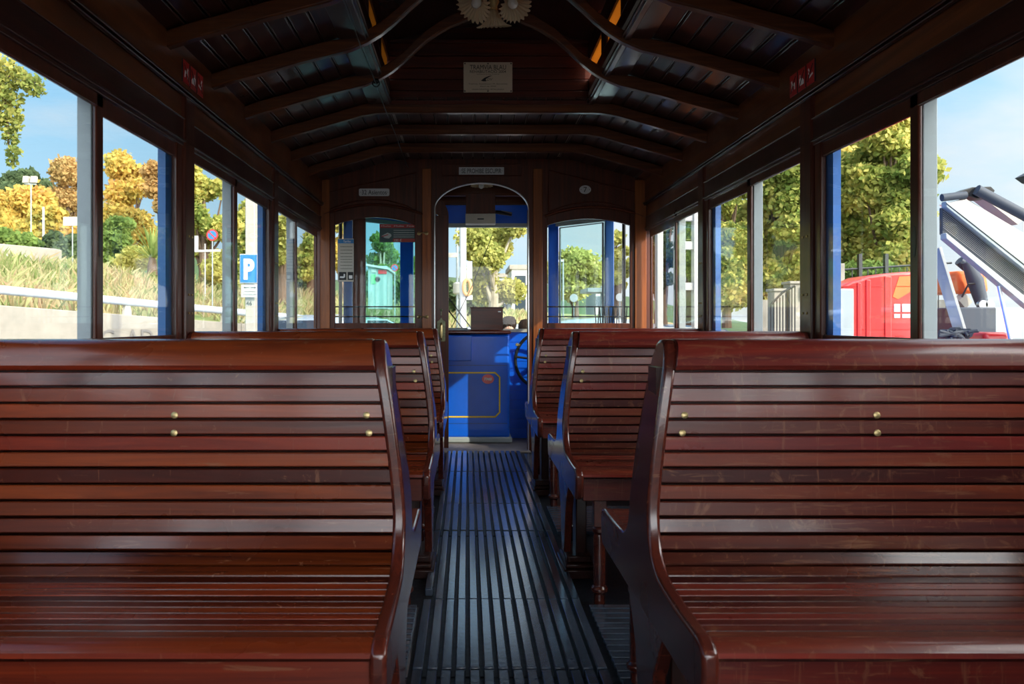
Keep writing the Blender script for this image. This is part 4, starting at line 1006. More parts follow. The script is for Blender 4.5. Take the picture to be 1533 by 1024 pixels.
# left side
L_ = [(20, 290, 420, 38, 130, 'lf_yellow', 'wide yellow autumn tree above the parapet, far left', 11, dict(n=6000, leaf=.34)),
      (75, 315, 420, 33, 90, 'lf_yellow', 'low golden tree behind the street lamp on the left', 12, dict(n=4500, leaf=.3)),
      (100, 238, 400, 42, 80, 'lf_orange', 'tall sparse brown autumn tree just left of the first window mullion', 13, dict(n=4500, leaf=.26)),
      (195, 228, 420, 34, 100, 'lf_yellow', 'tall yellow tree centred in the second left window', 14, dict(n=6500, leaf=.28)),
      (245, 240, 420, 31, 90, 'lf_orange', 'rust and gold tree behind the palm on the left', 15, dict(n=6000, leaf=.28)),
      (305, 235, 440, 26, 90, 'lf_mix', 'green and yellow tree in the third left window', 16, dict(n=6500, leaf=.20)),
      (370, 300, 450, 30, 80, 'lf_mix', 'smaller mottled tree behind the parking sign post', 17, dict(n=4500, leaf=.22)),
      (425, 300, 440, 22, 55, 'lf_pale', 'thin pale leaved tree behind the fourth left window mullion', 18, dict(n=2200, leaf=.2)),
      (465, 340, 450, 32, 60, 'lf_mix', 'yellow green tree by the front left corner post', 19, dict(n=3500, leaf=.24)),
      (518, 325, 450, 28, 46, 'lf_yellow', 'yellow tree behind the fare notice', 20, dict(n=3000, leaf=.24)),
      (570, 345, 455, 30, 50, 'lf_green', 'pale trunked leafy tree beside the stop shelter', 21, dict(n=2600, leaf=.22, bark='palebark')),
      (612, 385, 460, 34, 50, 'lf_green', 'round green tree behind the no stopping sign ahead', 22, dict(n=3000, leaf=.25)),
      (738, 325, 470, 24, 118, 'lf_pale', 'large yellow green tree straight ahead through the doorway', 23, dict(n=7500, leaf=.17, bark='palebark', low=.3)),
      (862, 368, 470, 36, 92, 'lf_pale', 'broad rounded autumn tree through the right bulkhead window', 24, dict(n=8000, leaf=.26, nblob=18)),
      (925, 340, 470, 22, 46, 'lf_pale', 'tall tree behind the right platform stanchion', 25, dict(n=4000, leaf=.18)),
      (990, 310, 480, 20, 66, 'lf_dark', 'dark tree behind the white gantry frame', 26, dict(n=4000, leaf=.16)),
      (1035, 300, 480, 24, 70, 'lf_green', 'green tree seen between the gantry bars', 27, dict(n=4000, leaf=.18)),
      (1088, 250, 470, 17, 100, 'lf_mix', 'yellow green tree in the middle right window', 28, dict(n=12000, leaf=.15, low=.15, nblob=24, trunk=.09)),
      (1170, 215, 450, 17, 130, 'lf_mix', 'golden green tree above the gate pillars', 29, dict(n=15000, leaf=.15, low=.15, nblob=24, trunk=.09)),
      (1240, 170, 440, 18, 120, 'lf_mix', 'tall yellow tree left above the red tank body', 30, dict(n=15000, leaf=.16, low=.12, nblob=26, trunk=.1)),
      (1290, 190, 440, 22, 170, 'lf_mix', 'wide tree standing behind the two tall yellow trees on the right', 32, dict(n=12000, leaf=.2, low=.1, nblob=24, trunk=.1)),
      (1135, 255, 450, 22, 150, 'lf_mix', 'wide tree behind the gate pillars and the street', 33, dict(n=11000, leaf=.2, low=.1, nblob=22, trunk=.1)),
      (1325, 165, 440, 17, 130, 'lf_mix', 'tall yellow and green tree above the right of the red tank body', 31, dict(n=16000, leaf=.16, low=.12, nblob=26, trunk=.1))]
for px, a, b, d, w, mm, lab, seed, k in L_: tree_at(px, a, b, d, w, mm, lab, seed, **k)
# shrubs on the bank
for i, (px, a, b, d, w, mm, lab) in enumerate(((20, 345, 395, 24, 90, 'lf_green', 'bright green shrub behind the parapet, far left'), (95, 350, 395, 25, 70, 'lf_dark', 'dark green shrub at the parapet end'),
        (175, 325, 400, 25, 60, 'lf_green', 'green shrub left of the palm'), (205, 375, 400, 23, 60, 'lf_pale', 'low yellow green bush in front of the palm'), (330, 370, 430, 24, 60, 'lf_pale', 'pale bush beside the round sign'),
        (425, 370, 420, 40, 70, 'lf_dark', 'dark far shrub in the fourth left window'), (700, 425, 470, 40, 90, 'lf_dark', 'dark bushes left of the tree ahead'), (1320, 395, 470, 15.8, 120, 'lf_green', 'clipped green hedge behind the black fence'))):
    tree_at(px, a, b, d, w, mm, lab, 60 + i, n=3500, leaf=.012 * d * .8, name='shrub', trunk=.05, nblob=12, low=.2, group='shrubs outside the tram', cat='shrub')
# wooded hill and its trees far left and ahead
hm = MB()
def hill(cx_, cy2, rx, ry, hz, nm):
    mb = MB(); n = 24; vs = []
    for j in range(9):
        t_ = j / 8
        for k2 in range(n): a = 2 * PI * k2 / n; vs.append((cx_ + math.cos(a) * rx * (1 - t_), cy2 + math.sin(a) * ry * (1 - t_), -1 + hz * math.sin(t_ * PI / 2) + 1.5 * noise.noise(Vector((math.cos(a) * 3, math.sin(a) * 3, t_ * 4)))))
    mb.add(vs, [(j * n + k2, j * n + (k2 + 1) % n, (j + 1) * n + (k2 + 1) % n, (j + 1) * n + k2) for j in range(8) for k2 in range(n)])
    struct(mb, nm, mat(nm + '_green', (.05, .09, .035), rough=1, bump=1, bscale=.8, var=.4, vscale=.2))
hill(-62, 110, 45, 40, 19, 'floor_wooded_hill'); hill(-10, 150, 70, 30, 10, 'floor_far_hill')
HT = [(5, 262, 95), (40, 258, 100), (25, 275, 92), (75, 285, 92), (110, 300, 96), (585, 395, 120), (605, 400, 110), (625, 392, 130), (400, 380, 110), (440, 370, 115), (655, 415, 120), (690, 420, 120)]
hl = ['far left on the hilltop', 'on the hilltop behind the double street lamp', 'below the hilltop on the left', 'on the hill shoulder left of the brown tree', 'at the foot of the wooded hill', 'left above the stop shelter', 'right above the stop shelter', 'behind the no stopping sign', 'far behind the parking sign', 'far behind the front left windows', 'far ahead at the door leaf edge', 'far ahead behind the tall white mast']
for i, (px, py, d) in enumerate(HT): tree_at(px, py, py + 90, d, 70, 'lf_dark', 'distant dark evergreen ' + hl[i], 90 + i, n=1800, leaf=1.0, nblob=9, low=.3, trunk=.3, name='evergreen_tree', group='distant evergreens')
# tree whose branch hangs into the first left window
t = thing('plane_tree', (-11.8, 13.2, .9), 'plane tree branch with yellow green leaves hanging into the top of the first left window', 'tree')
D = 13.0
ctrl = [P(-260, 60, D), P(-60, 40, D), P(-10, 95, D), P(10, 160, D), P(14, 235, D)]
m = MB().tube([(-11.8, 13.2, .8), (-11.7, 13.2, 3), tuple(ctrl[0]), (-11.4, 13.1, 8.5)], [.25, .22, .18, .10], 10)
m.tube(ctrl, [.09, .06, .04, .025, .01], 8); m.tube([P(-5, 120, D), P(30, 110, D), P(62, 130, D)], [.03, .02, .008], 6); m.tube([P(-60, 40, D), P(-20, 230, D), P(-5, 225, D)], [.04, .02, .01], 6)
m.build('trunk', M['bark'], t)
bl = []
for px, py, r_ in ((12, 100, 14), (30, 118, 16), (50, 128, 15), (6, 130, 18), (4, 150, 16), (24, 150, 12), (20, 170, 13), (8, 185, 14), (24, 185, 10), (16, 205, 13), (20, 228, 11), (18, 243, 8), (-5, 175, 14), (-20, 120, 30), (-40, 70, 30), (58, 138, 8), (-60, 160, 40)):
    p = P(px, py, D); s_ = r_ * D / F; bl.append((p.x, p.y, p.z, s_, s_, s_))
foliage('foliage', bl, 1700, .11, M['lf_branch'], t, 5)
# unseen trees added behind and right of the tram to shade the benches
tree(8.6, -7.2, GZ, 11.5, 4.1, 'lf_mix', 'large unseen shade tree added right of the tram behind the viewer', 201, n=34000, leaf=.30, nblob=26, low=.25, trunk=.3)
tree(13.0, -12.8, GZ, 14.5, 4.0, 'lf_mix', 'tall unseen shade tree added farther right of the tram behind the viewer', 202, n=30000, leaf=.32, nblob=24, low=.3, trunk=.3)
# palm
x, y = tp(228, 22); z0 = zt(412, 22)
t = thing('palm', (x, y, z0), 'small spiky palm on the bank in the second left window', 'palm', None)
MB().lathe([(.14, 0), (.12, .3), (.08, .5)], (x, y, z0), 12).build('trunk', M['bark'], t)
m = MB(); r = random.Random(4)
for i in range(70):
    a = r.uniform(0, 2 * PI); el = r.uniform(.15, 1.35); Ln = r.uniform(.8, 1.2)
    p0 = Vector((x, y, z0 + .45)); d = Vector((math.cos(a) * math.cos(el), math.sin(a) * math.cos(el), math.sin(el))); sd = Vector((-math.sin(a), math.cos(a), 0)) * .03
    p1 = p0 + d * Ln * .6; p2 = p0 + d * Ln + Vector((0, 0, -.12))
    m.add([p0 - sd * .5, p0 + sd * .5, p1 + sd, p1 - sd, p2], [(0, 1, 2, 3), (3, 2, 4)])
m.build('fronds', leafmat('palm_fronds', [(0, (.20, .30, .08)), (1, (.42, .46, .16))]), t, smooth=False)

# ------------- street furniture
def pole(name, px, ptop, pbot, d, rpx, mm, label, cat='pole', top=None, group=None):
    a, b = P(px, pbot, d), P(px, ptop, d)
    zg = max(GZ, bankz(a.x, a.y) - .1) if (Vector((a.x, a.y)) - A0).dot(NRM) > 0 else GZ
    t = thing(name, (a.x, a.y, zg), label, cat, group)
    MB().tube([(a.x, a.y, zg), tuple(b)], rpx * d / F, 12).build('pole', M[mm], t)
    return t
# double floodlight lamp
d = 30; t = pole('street_lamp', 46.5, 274, 352, d, .9, 'grey', 'thin street lamp with two square lamp heads above the yellow trees', 'lamp')
for px in (39.5, 51): c = P(px, 269, d); MB().prism([c + Vector((-.10, -.1, -.12)), c + Vector((.09, -.1, -.12)), c + Vector((.12, -.1, .12)), c + Vector((-.07, -.1, .12))], (0, .15, 0)).build('lamp_head', M['cream'], t)
MB().bar(P(37, 275, d), P(54, 276, d), .05).build('arm', M['grey'], t)
pole('white_post', 65, 310, 352, 28, 1.6, 'white', 'short white chimney-like post beside the street lamp')
pole('marker_post', 73, 348, 360, 26, 1.0, 'cream', 'small cream marker post at the parapet')
t = pole('road_sign', 108.5, 325, 400, 22, .8, 'grey', 'small white rectangular road sign left of the first mullion', 'sign')
MB().box(P(96, 0, 22).x, P(120, 0, 22).x, 21.95, 21.97, zt(338, 22), zt(325, 22)).build('panel', M['white'], t)
# round no stopping sign (left) and one ahead
def round_sign(px, py, d, rp, label):
    t = pole('no_stopping_sign', px, py + rp * .8, 440, d, .9, 'grey', label, 'sign')
    c = P(px, py, d); r_ = rp * d / F
    MB().lathe([(r_, 0), (r_, .02)], c, 28, axis=(0, -1, 0)).build('rim', M['red'], t, label='red rim')
    MB().lathe([(r_ * .74, .02), (r_ * .74, .026)], c, 28, axis=(0, -1, 0)).build('face', M['bluesign'], t, label='blue face')
    MB().bar(c + Vector((-r_ * .55, -.028, r_ * .55)), c + Vector((r_ * .55, -.028, -r_ * .55)), .004, r_ * .22).build('stripe', M['red'], t)
round_sign(318, 352, 16, 8.5, 'round blue and red no stopping sign in the third left window')
round_sign(591, 401, 24, 5.5, 'round blue and red no stopping sign near the stop shelter ahead')
t = pole('bus_stop_board', 307, 365, 440, 18, .9, 'white', 'white sign board with horizontal arm behind the round sign', 'sign')
MB().box(P(286, 0, 18).x, P(297, 0, 18).x, 17.98, 18.0, zt(377, 18), zt(353, 18)).build('panel', M['white'], t)
MB().bar(P(286, 376, 18), P(330, 375, 18), .05).build('arm', M['white'], t)
# parking sign on a concrete mast
d = 8.6; x = P(374, 0, d).x
t = thing('lamp_mast', (x, d + .1, GZ), 'square cream mast numbered 46 behind the parking sign', 'mast')
MB().box(P(365, 0, d).x, P(379.5, 0, d).x, d + .05, d + .17, GZ, 3.2).build('pole', M['cream'], t, bevel=.01)
text('46', 'lettering', M['ink'], t, (P(371, 0, d).x, d + .047, zt(454, d)), h=.045, depth=.002)
t = thing('parking_sign', (x, d, zt(429, d)), 'blue square parking sign with white P on the mast by the left windows', 'sign')
MB().box(P(358.5, 0, d).x, P(386, 0, d).x, d, d + .02, zt(424.5, d), zt(380, d)).build('border', M['white'], t, bevel=.006)
MB().box(P(359.8, 0, d).x, P(384.7, 0, d).x, d - .003, d + .001, zt(423, d), zt(381.5, d)).build('panel', M['bluesign'], t)
text('P', 'lettering', M['whiteink'], t, (P(373, 0, d).x, d - .005, zt(403, d)), w=.115, h=.225, bold=.05, depth=.002)
t = thing('arrow_plate', (x, d, zt(445, d)), 'small white plate with two arrows under the parking sign', 'sign')
MB().box(P(361, 0, d).x, P(386, 0, d).x, d, d + .015, zt(445, d), zt(426, d)).build('panel', M['white'], t)
m = MB(); xa, xb = P(365, 0, d).x, P(383, 0, d).x; xm = (xa + xb) / 2; z = zt(430.5, d)
m.box(xa + .01, xm - .01, d - .003, d, z - .003, z + .003); m.box(xm + .012, xb - .01, d - .003, d, z - .003, z + .003)
m.prism([(xa, d - .003, z), (xa + .014, d - .003, z + .009), (xa + .014, d - .003, z - .009)], (0, .003, 0)); m.prism([(xb, d - .003, z), (xb - .014, d - .003, z + .009), (xb - .014, d - .003, z - .009)], (0, .003, 0)); m.build('arrow', M['ink'], t)
text('Reservat permanent', 'lettering', M['ink'], t, (xm, d - .002, zt(436.5, d)), w=.11, h=.012); text('Excepte autoritzats', 'lettering', M['ink'], t, (xm, d - .002, zt(441, d)), w=.135, h=.012)
# tall white pole with life-ring style oval sign ahead
d = 15; t = pole('lamp_column', 693, 310, 484, d, 5.2, 'white', 'thick white lamp column straight ahead through the doorway', 'pole')
c = P(699.5, 430, d - .1); m = MB().tube([(c.x + .065 * math.cos(a), c.y, c.z + .14 * math.sin(a)) for a in np.linspace(0, 2 * PI, 25)], .035, 8, cap=False); m.build('ring', mat('ring_orange', (.60, .30, .10), rough=.6), t, label='oval orange ring')
MB().box(c.x - .02, c.x + .10, d - .05, d, zt(449, d), zt(442, d)).build('plate', M['white'], t)
MB().box(P(699, 0, d).x, P(707, 0, d).x, d, d + .1, zt(417, d), zt(391, d)).build('signboard', M['grey'], t)
d = 26; t = pole('catenary_mast', 684.5, 300, 470, d, 1.8, 'grey', 'thin mast with crossarm left of the white column ahead', 'pole')
MB().bar(P(664, 382, d), P(684, 382, d), .08, .14).build('arm', M['cream'], t); MB().lathe([(.1, -.3), (.14, -.25), (.14, .05), (.06, .1)], P(684.5, 427, d), 12).build('collar', M['cream'], t)
pole('white_post', 737.5, 408, 448, 28, 1.8, 'white', 'short white post below the tree ahead')
t = pole('street_lamp', 843, 390, 470, 27, 1.1, 'grey', 'street lamp with flat head through the right bulkhead window', 'lamp')
MB().bar(P(834, 391, 27), P(844, 390, 27), .1, .08).build('lamp_head', M['white'], t)
for px, py, lab in ((859, 446, 'round white backed road sign through the right bulkhead window'), (928, 445, 'round grey mirror at the right platform opening')):
    t = pole('round_sign', px, py, 470, 20, .8, 'grey', lab, 'sign'); c = P(px, py, 19.9); MB().lathe([(.10, 0), (.10, .02)], c, 20, axis=(0, -1, 0)).build('disc', M['white'], t)
t = pole('flat_canopy', 900, 435, 470, 22, 1.2, 'grey', 'flat white canopy roof on a post through the right bulkhead window', 'canopy')
MB().box(P(876, 0, 22).x, P(912, 0, 22).x, 21.5, 23, zt(438, 22), zt(432, 22)).build('roof', M['white'], t)
# stop shelter
d = 21; t = thing('stop_shelter', P(565, 455, d), 'grey green stop shelter cabin with white roof seen through the door glass', 'shelter')
x0, x1 = P(551, 0, d).x, P(579, 0, d).x
MB().box(x0, x1, d, d + 1.6, zt(462, d), zt(398, d)).build('body', mat('shelter_green', (.30, .38, .36), rough=.6, var=.1), t)
MB().prism([(x0 - .05, d - .1, zt(398, d)), (x1 + .05, d - .1, zt(404, d)), (x1 + .05, d - .1, zt(401, d)), (x0 - .05, d - .1, zt(395, d))], (0, 1.8, 0)).build('roof', M['white'], t)
MB().box(x0 + .08, x0 + .22, d - .02, d, zt(408, d), zt(403, d)).build('panel', M['white'], t); MB().box(x0 + .27, x1, d - .02, d, zt(410, d), zt(404, d)).build('band', M['red'], t)
MB().lathe([(.07, 0), (.07, .02)], (x0 + .25, d, zt(418, d)), 14, axis=(0, -1, 0)).build('emblem', M['ink'], t)
MB().box(x0 + .08, x0 + .20, d - .02, d, zt(425, d), zt(411, d)).build('poster', mat('poster_green', (.15, .45, .2)), t)
# buildings ahead
def building(px0, px1, ptop, d, mm, lab, rows=3, cols=4, dep=8):
    x0, x1 = P(px0, 0, d).x, P(px1, 0, d).x; zt_ = zt(ptop, d); t = thing('building', ((x0 + x1) / 2, d, GZ), lab, 'building', 'distant buildings ahead')
    MB().box(x0, x1, d, d + dep, GZ, zt_).build('wall', M[mm], t)
    MB().box(x0 - .2, x1 + .2, d - .2, d + dep + .2, zt_, zt_ + .4).build('roof', M['concrete'], t)
    for r_ in range(rows):
        for c_ in range(cols):
            xx = x0 + (x1 - x0) * (c_ + .5) / cols; zz = zt_ - 1.2 - r_ * 2.2
            MB().box(xx - .5, xx + .5, d - .06, d + .05, zz - .7, zz + .6).build('window', M['cardark'], t)
building(766, 792, 403, 75, 'white', 'white block building behind the right of the tree ahead', 2, 1)
building(740, 765, 415, 85, 'grey', 'grey block building behind the tree ahead', 3, 2)
building(892, 915, 408, 95, 'cream', 'pale tower building above the tree line on the right ahead', 5, 2)
t = thing('delivery_van', P(745, 455, 45), 'white box van parked beyond the tree ahead', 'van')
d = 45; MB().box(P(736, 0, d).x, P(753, 0, d).x, d, d + 4, zt(445, d), zt(423, d)).build('body', M['white'], t, bevel=.1); MB().box(P(738, 0, d).x, P(751, 0, d).x, d - .03, d, zt(433, d), zt(427, d)).build('rear_window', M['cardark'], t)
MB().box(P(737, 0, d).x, P(752, 0, d).x, d + .2, d + 3.8, zt(447.5, d), zt(445, d)).build('chassis', M['tyre'], t)

# cars
def car(x, y, rz, paint, label, h=1.5, length=4.2, w=1.75):
    t = thing('car', (x, y, GZ), label, 'car', 'cars on the road around the tram')
    prof = [(-.5, .25), (-.5, .55), (-.47, .62), (-.40, .66), (-.30, .95), (-.22, .99), (.10, 1.0), (.20, .94), (.32, .66), (.45, .60), (.5, .5), (.5, .25)]
    L = lambda a, wd: [(wd, a_ * length, b * h) for a_, b in a]
    c, s_ = math.cos(rz), math.sin(rz); rot = lambda v: (x + v[0] * c - v[1] * s_, y + v[0] * s_ + v[1] * c, GZ + v[2])
    secs = []
    for wd in (-1, -.93, -.6, 0, .6, .93, 1):
        sh = []
        for a_, b in prof:
            k = 1 if b < .64 else (1 - .14 * (b - .6) / .4)
            zz = b - (.03 if abs(wd) > .9 and b > .6 else 0) - (.02 * (abs(wd) > .5))
            sh.append(rot((wd * w / 2 * k, a_ * length * (1 if abs(wd) < .9 else .985), zz * h)))
        secs.append(sh)
    m = MB(); n = len(prof); vs = [v for s2 in secs for v in s2]
    fs = [(i * n + j, i * n + j + 1, (i + 1) * n + j + 1, (i + 1) * n + j) for i in range(6) for j in range(n - 1)] + [tuple(range(n)), tuple(range(7 * n - 1, 6 * n - 1, -1))] + [(i * n, (i + 1) * n, (i + 1) * n + n - 1, i * n + n - 1) for i in range(6)]
    m.add(vs, fs); m.build('body', paint, t)
    g = MB()
    for sd in (-1, 1):
        for pts in ([(-.28, .70), (-.235, .93), (-.08, .955), (-.08, .70)], [(-.06, .70), (-.06, .955), (.09, .955), (.17, .90), (.26, .70)]):
            g.prism([rot((sd * (w / 2 * (1 - .14 * max(0, (b - .6)) / .4) + .004), a_ * length, b * h - .03)) for a_, b in pts], Vector(rot((sd * .01, 0, 0))) - Vector(rot((0, 0, 0))))
    for a0, b0, a1, b1 in ((-.385, .70, -.31, .93), (.30, .70, .215, .92)):
        sg = -1 if a0 < 0 else 1
        g.prism([rot((q * w * .39, a_ * length + sg * .025, b * h + .005)) for q, a_, b in ((-1, a0, b0), (1, a0, b0), (.9, a1, b1), (-.9, a1, b1))], (0, 0, .008))
    g.build('windows', M['cardark'], t, smooth=False)
    for sx in (-1, 1):
        for sy in (-.31, .31):
            cc = Vector(rot((sx * (w / 2 - .1), sy * length, .31))); ax = Vector(rot((1, 0, 0))) - Vector(rot((0, 0, 0)))
            MB().lathe([(.31, -.1), (.31, .1)], cc, 20, axis=ax).build('wheel', M['tyre'], t)
    return t
car(-4.05, 9.0, -.43, M['carblue'], 'pale blue car along the retaining wall outside the left windows', h=1.45)
car(-2.3, 14.2, -.43, M['carwhite'], 'white car ahead of the tram on the left', h=1.78)
car(1.9, 12.6, .2, M['carwhite'], 'white car ahead through the right bulkhead window', h=1.72)
car(.75, 17.5, 1.3, M['carwhite'], 'white car crossing ahead through the doorway', h=1.62)
car(4.9, 12.6, .1, M['carwhite'], 'white car parked by the right gate pillars', h=1.50)
car(4.1, 16.0, 0, M['carblue'], 'pale blue car beyond the white gantry on the right', h=1.6)

# people ahead (only heads and shoulders show above the dash)
def person(x, y, ztop, cloth, label, face=0):
    h = ztop - GZ; t = thing('person', (x, y, GZ), label, 'person')
    s_ = h / 1.7; z = lambda v: GZ + v * s_
    m = bpy.data.meshes.new('body')
    J = [((0, 0, .95), .13), ((0, 0, 1.15), .12), ((0, 0, 1.35), .14), ((0, 0, 1.47), .055), ((0, -.01, 1.55), .075), ((0, -.015, 1.63), .072),
         ((.17, 0, 1.38), .055), ((.22, .02, 1.12), .042), ((.20, -.08, .90), .032), ((.20, -.11, .80), .03), ((-.17, 0, 1.38), .055), ((-.22, .02, 1.12), .042), ((-.20, -.08, .90), .032), ((-.20, -.11, .80), .03),
         ((.09, 0, .88), .09), ((.10, -.01, .48), .055), ((.10, .01, .08), .04), ((.10, -.12, .03), .035), ((-.09, 0, .88), .09), ((-.10, -.01, .48), .055), ((-.10, .01, .08), .04), ((-.10, -.12, .03), .035)]
    E = [(0, 1), (1, 2), (2, 3), (3, 4), (4, 5), (2, 6), (6, 7), (7, 8), (8, 9), (2, 10), (10, 11), (11, 12), (12, 13), (0, 14), (14, 15), (15, 16), (16, 17), (0, 18), (18, 19), (19, 20), (20, 21)]
    m.from_pydata([tuple(Vector(p) * s_) for p, r_ in J], E, []); o = bpy.data.objects.new('body', m); COL.objects.link(o); o.parent = t
    sk = o.modifiers.new('skin', 'SKIN'); 
    for i, (p, r_) in enumerate(J): m.skin_vertices[0].data[i].radius = (r_ * s_, r_ * s_)
    m.skin_vertices[0].data[0].use_root = True
    o.modifiers.new('sub', 'SUBSURF').levels = 2; o.modifiers['sub'].render_levels = 2; m.materials.append(M['skin'])
    hd = Vector((x, y, z(1.60)))
    MB().lathe([(.02, .105), (.07, .09), (.097, .05), (.102, 0), (.095, -.04), (.08, -.07)], hd + Vector((0, .022, .012)), 18, axis=(0, .25, 1)).build('hair', M['hair'], t)
    MB().lathe([(.06, 1.47), (.16, 1.42), (.20, 1.36), (.17, 1.15), (.17, .92)], (x, y, GZ), 18).build('shirt', cloth, t)
    MB().lathe([(.165, .93), (.17, .80), (.09, .78)], (x, y, GZ), 16).tube([(x + .09, y, GZ + .85), (x + .10, y, GZ + .5), (x + .10, y, GZ + .12)], [.09, .075, .065], 12).tube([(x - .09, y, GZ + .85), (x - .10, y, GZ + .5), (x - .10, y, GZ + .12)], [.09, .075, .065], 12).build('trousers', M['darkcloth'], t)
    m2 = MB()
    for sx in (-.03, .03): m2.lathe([(.008, 0), (.006, .006)], hd + Vector((sx, -.078, -.01)), 8, axis=(0, -1, 0))
    m2.build('eyes', M['ink'], t)
    MB().lathe([(.012, 0), (.002, .02)], hd + Vector((0, -.07, -.03)), 8, axis=(0, -1, -.3)).build('nose', M['skin'], t)
d = 10.5; p = P(762, 0, d); person(p.x, d, zt(475, d), M['cloth'], 'person with dark curly hair and pale top standing ahead of the windscreen')
d = 10.0; p = P(788, 0, d); person(p.x, d, zt(480, d), M['darkcloth'], 'second person with dark hair at the right edge of the doorway view')

# ------------- right side: gantry, gate pillars, fence, truck
d = 9.0
t = thing('white_gantry', (P(1030, 0, d).x, d, GZ), 'white painted ladder-like steel frame standing outside the right front windows', 'frame')
for a, b in ((1012, 1025), (1039, 1049), (984, 993)): MB().box(P(a, 0, d).x, P(b, 0, d).x, d, d + .12, GZ, 2.7).build('upright', M['white'], t, bevel=.006)
for z0, z1, a in ((373, 361, 1012), (434, 423, 1012), (497, 490, 984), (330, 322, 984)): MB().box(P(a, 0, d).x, P(1048, 0, d).x, d + .02, d + .10, zt(z0, d), zt(z1, d)).build('crossbar', M['white'], t)
# gate pillars and railing
d = 13.5
pil = []
for i, (a, b, top, lab) in enumerate(((1159, 1177, 436, 'lower stone gate pillar'), (1183, 1200, 425, 'taller stone gate pillar with notice'))):
    t = thing('gate_pillar', (P((a + b) / 2, 0, d).x, d, GZ), lab + ' behind the white car on the right', 'pillar', 'stone gate pillars')
    MB().box(P(a, 0, d).x, P(b, 0, d).x, d, d + .3, GZ, zt(top, d)).build('shaft', M['concrete'], t, bevel=.01)
    MB().box(P(a - 2, 0, d).x, P(b + 2, 0, d).x, d - .04, d + .34, zt(top, d), zt(top - 4, d)).build('cap', M['concrete'], t, bevel=.01)
    if i: MB().box(P(1197, 0, d).x, P(1206, 0, d).x, d - .03, d - .01, zt(450, d), zt(430, d)).build('notice', M['white'], t)
t = thing('iron_railing', (P(1172, 0, 12.9).x, 12.9, GZ), 'black iron stair railing sloping up between the gate pillars', 'railing')
m = MB(); a, b = P(1154, 456, 12.9), P(1190, 428, 12.9)
m.tube([a, (a + b) / 2 + Vector((0, 0, .05)), b], .018, 8)
for i in range(9): q = a.lerp(b, i / 8); m.tube([(q.x, q.y, GZ), tuple(q)], .010, 6)
m.build('bars', M['black'], t)
d = 14; t = thing('garden_wall', (P(1240, 0, d).x, d + .5, GZ), 'pale garden wall with square piers behind the red tank body', 'wall')
MB().box(P(1140, 0, d).x, P(1460, 0, d).x, d + .4, d + .6, GZ, zt(448, d)).build('wall_slab', M['concrete'], t)
MB().box(P(1254, 0, d).x, P(1273, 0, d).x, d + .2, d + .5, GZ, zt(393, d)).build('pier', M['concrete'], t, bevel=.01)
t = thing('iron_fence', (P(1320, 0, d).x, d, GZ), 'black iron fence above the red tank body', 'fence')
m = MB(); z1 = zt(402, d); xx = P(1276, 0, d).x
while xx < P(1440, 0, d).x: m.tube([(xx, d + .3, GZ), (xx, d + .3, z1 + .04)], .010, 5); xx += .14
m.tube([(P(1276, 0, d).x, d + .3, z1), (P(1440, 0, d).x, d + .3, z1 + .12)], .02, 6); m.build('bars', M['black'], t)
m = MB()
for px in (1297, 1337): m.box(P(px, 0, d).x, P(px + 5, 0, d).x, d + .26, d + .34, GZ, zt(378, d))
m.build('posts', M['black'], t)
# red tank body of a truck
d = 6.0; x0, x1 = P(1256, 0, d).x, P(1400, 0, d).x
t = thing('red_tank', (x0 + .8, d + .6, GZ), 'glossy red moulded tank body standing outside the right windows', 'tank')
prof = [(0, GZ + .5), (0, zt(434, d)), (.03, zt(428, d)), (.10, zt(421, d)), (.16, zt(418, d)), (.22, zt(413, d)), (.32, zt(410, d)), (.45, zt(407.5, d)), (.60, zt(406, d)), (.655, zt(411, d)), (.67, zt(420, d)), (.67, GZ + .5)]
MB().prism([(x0 + a, d, z) for a, z in prof], (0, .34, 0)).build('body', M['red'], t, bevel=.02, seg=3)
for a, wd in ((.135, .03), (.20, .035), (.34, .05)): MB().prism([(x0 + a, d - .010, GZ + .52), (x0 + a + wd, d - .010, GZ + .52), (x0 + a + wd, d - .010, lerp(prof[1:-2], a) - .02), (x0 + a, d - .010, lerp(prof[1:-2], a) - .02)], (0, .03, 0)).build('rib', M['red'], t, bevel=.006)
MB().box(x0 + .01, x0 + .66, d - .004, d + .01, zt(429.5, d), zt(428.5, d)).box(x0 + .14, x0 + .66, d - .004, d + .01, zt(493.5, d), zt(492.5, d)).build('seam', M['redsign'], t)
for i in range(3): MB().box(x0 + .20 + i * .11, x0 + .26 + i * .11, d - .006, d + .01, zt(504, d), zt(502.5, d)).build('vent', M['redsign'], t)
for a, b in ((.41, .455), (.47, .56)):
    for z0_, z1_ in ((476, 470), (467, 455)): MB().box(x0 + a, x0 + b, d - .006, d + .01, zt(z0_, d), zt(z1_, d)).build('panel', M['signwhite'], t)
MB().prism([(x0 + .40, d - .004, zt(444, d)), (x0 + .45, d - .004, zt(414, d)), (x0 + .56, d - .004, zt(413, d)), (x0 + .54, d - .004, zt(436, d)), (x0 + .44, d - .004, zt(448, d))], (0, .01, 0)).build('patch', M['orange'], t, label='orange patch')
t = thing('white_cabinet', (P(1272, 0, 5.7).x, 5.8, GZ), 'white upright panel leaning before the red tank body', 'panel')
MB().box(P(1256, 0, 5.7).x, P(1281, 0, 5.7).x, 5.72, 5.78, GZ, zt(432, 5.7)).build('sheet', M['grey'], t, bevel=.01)
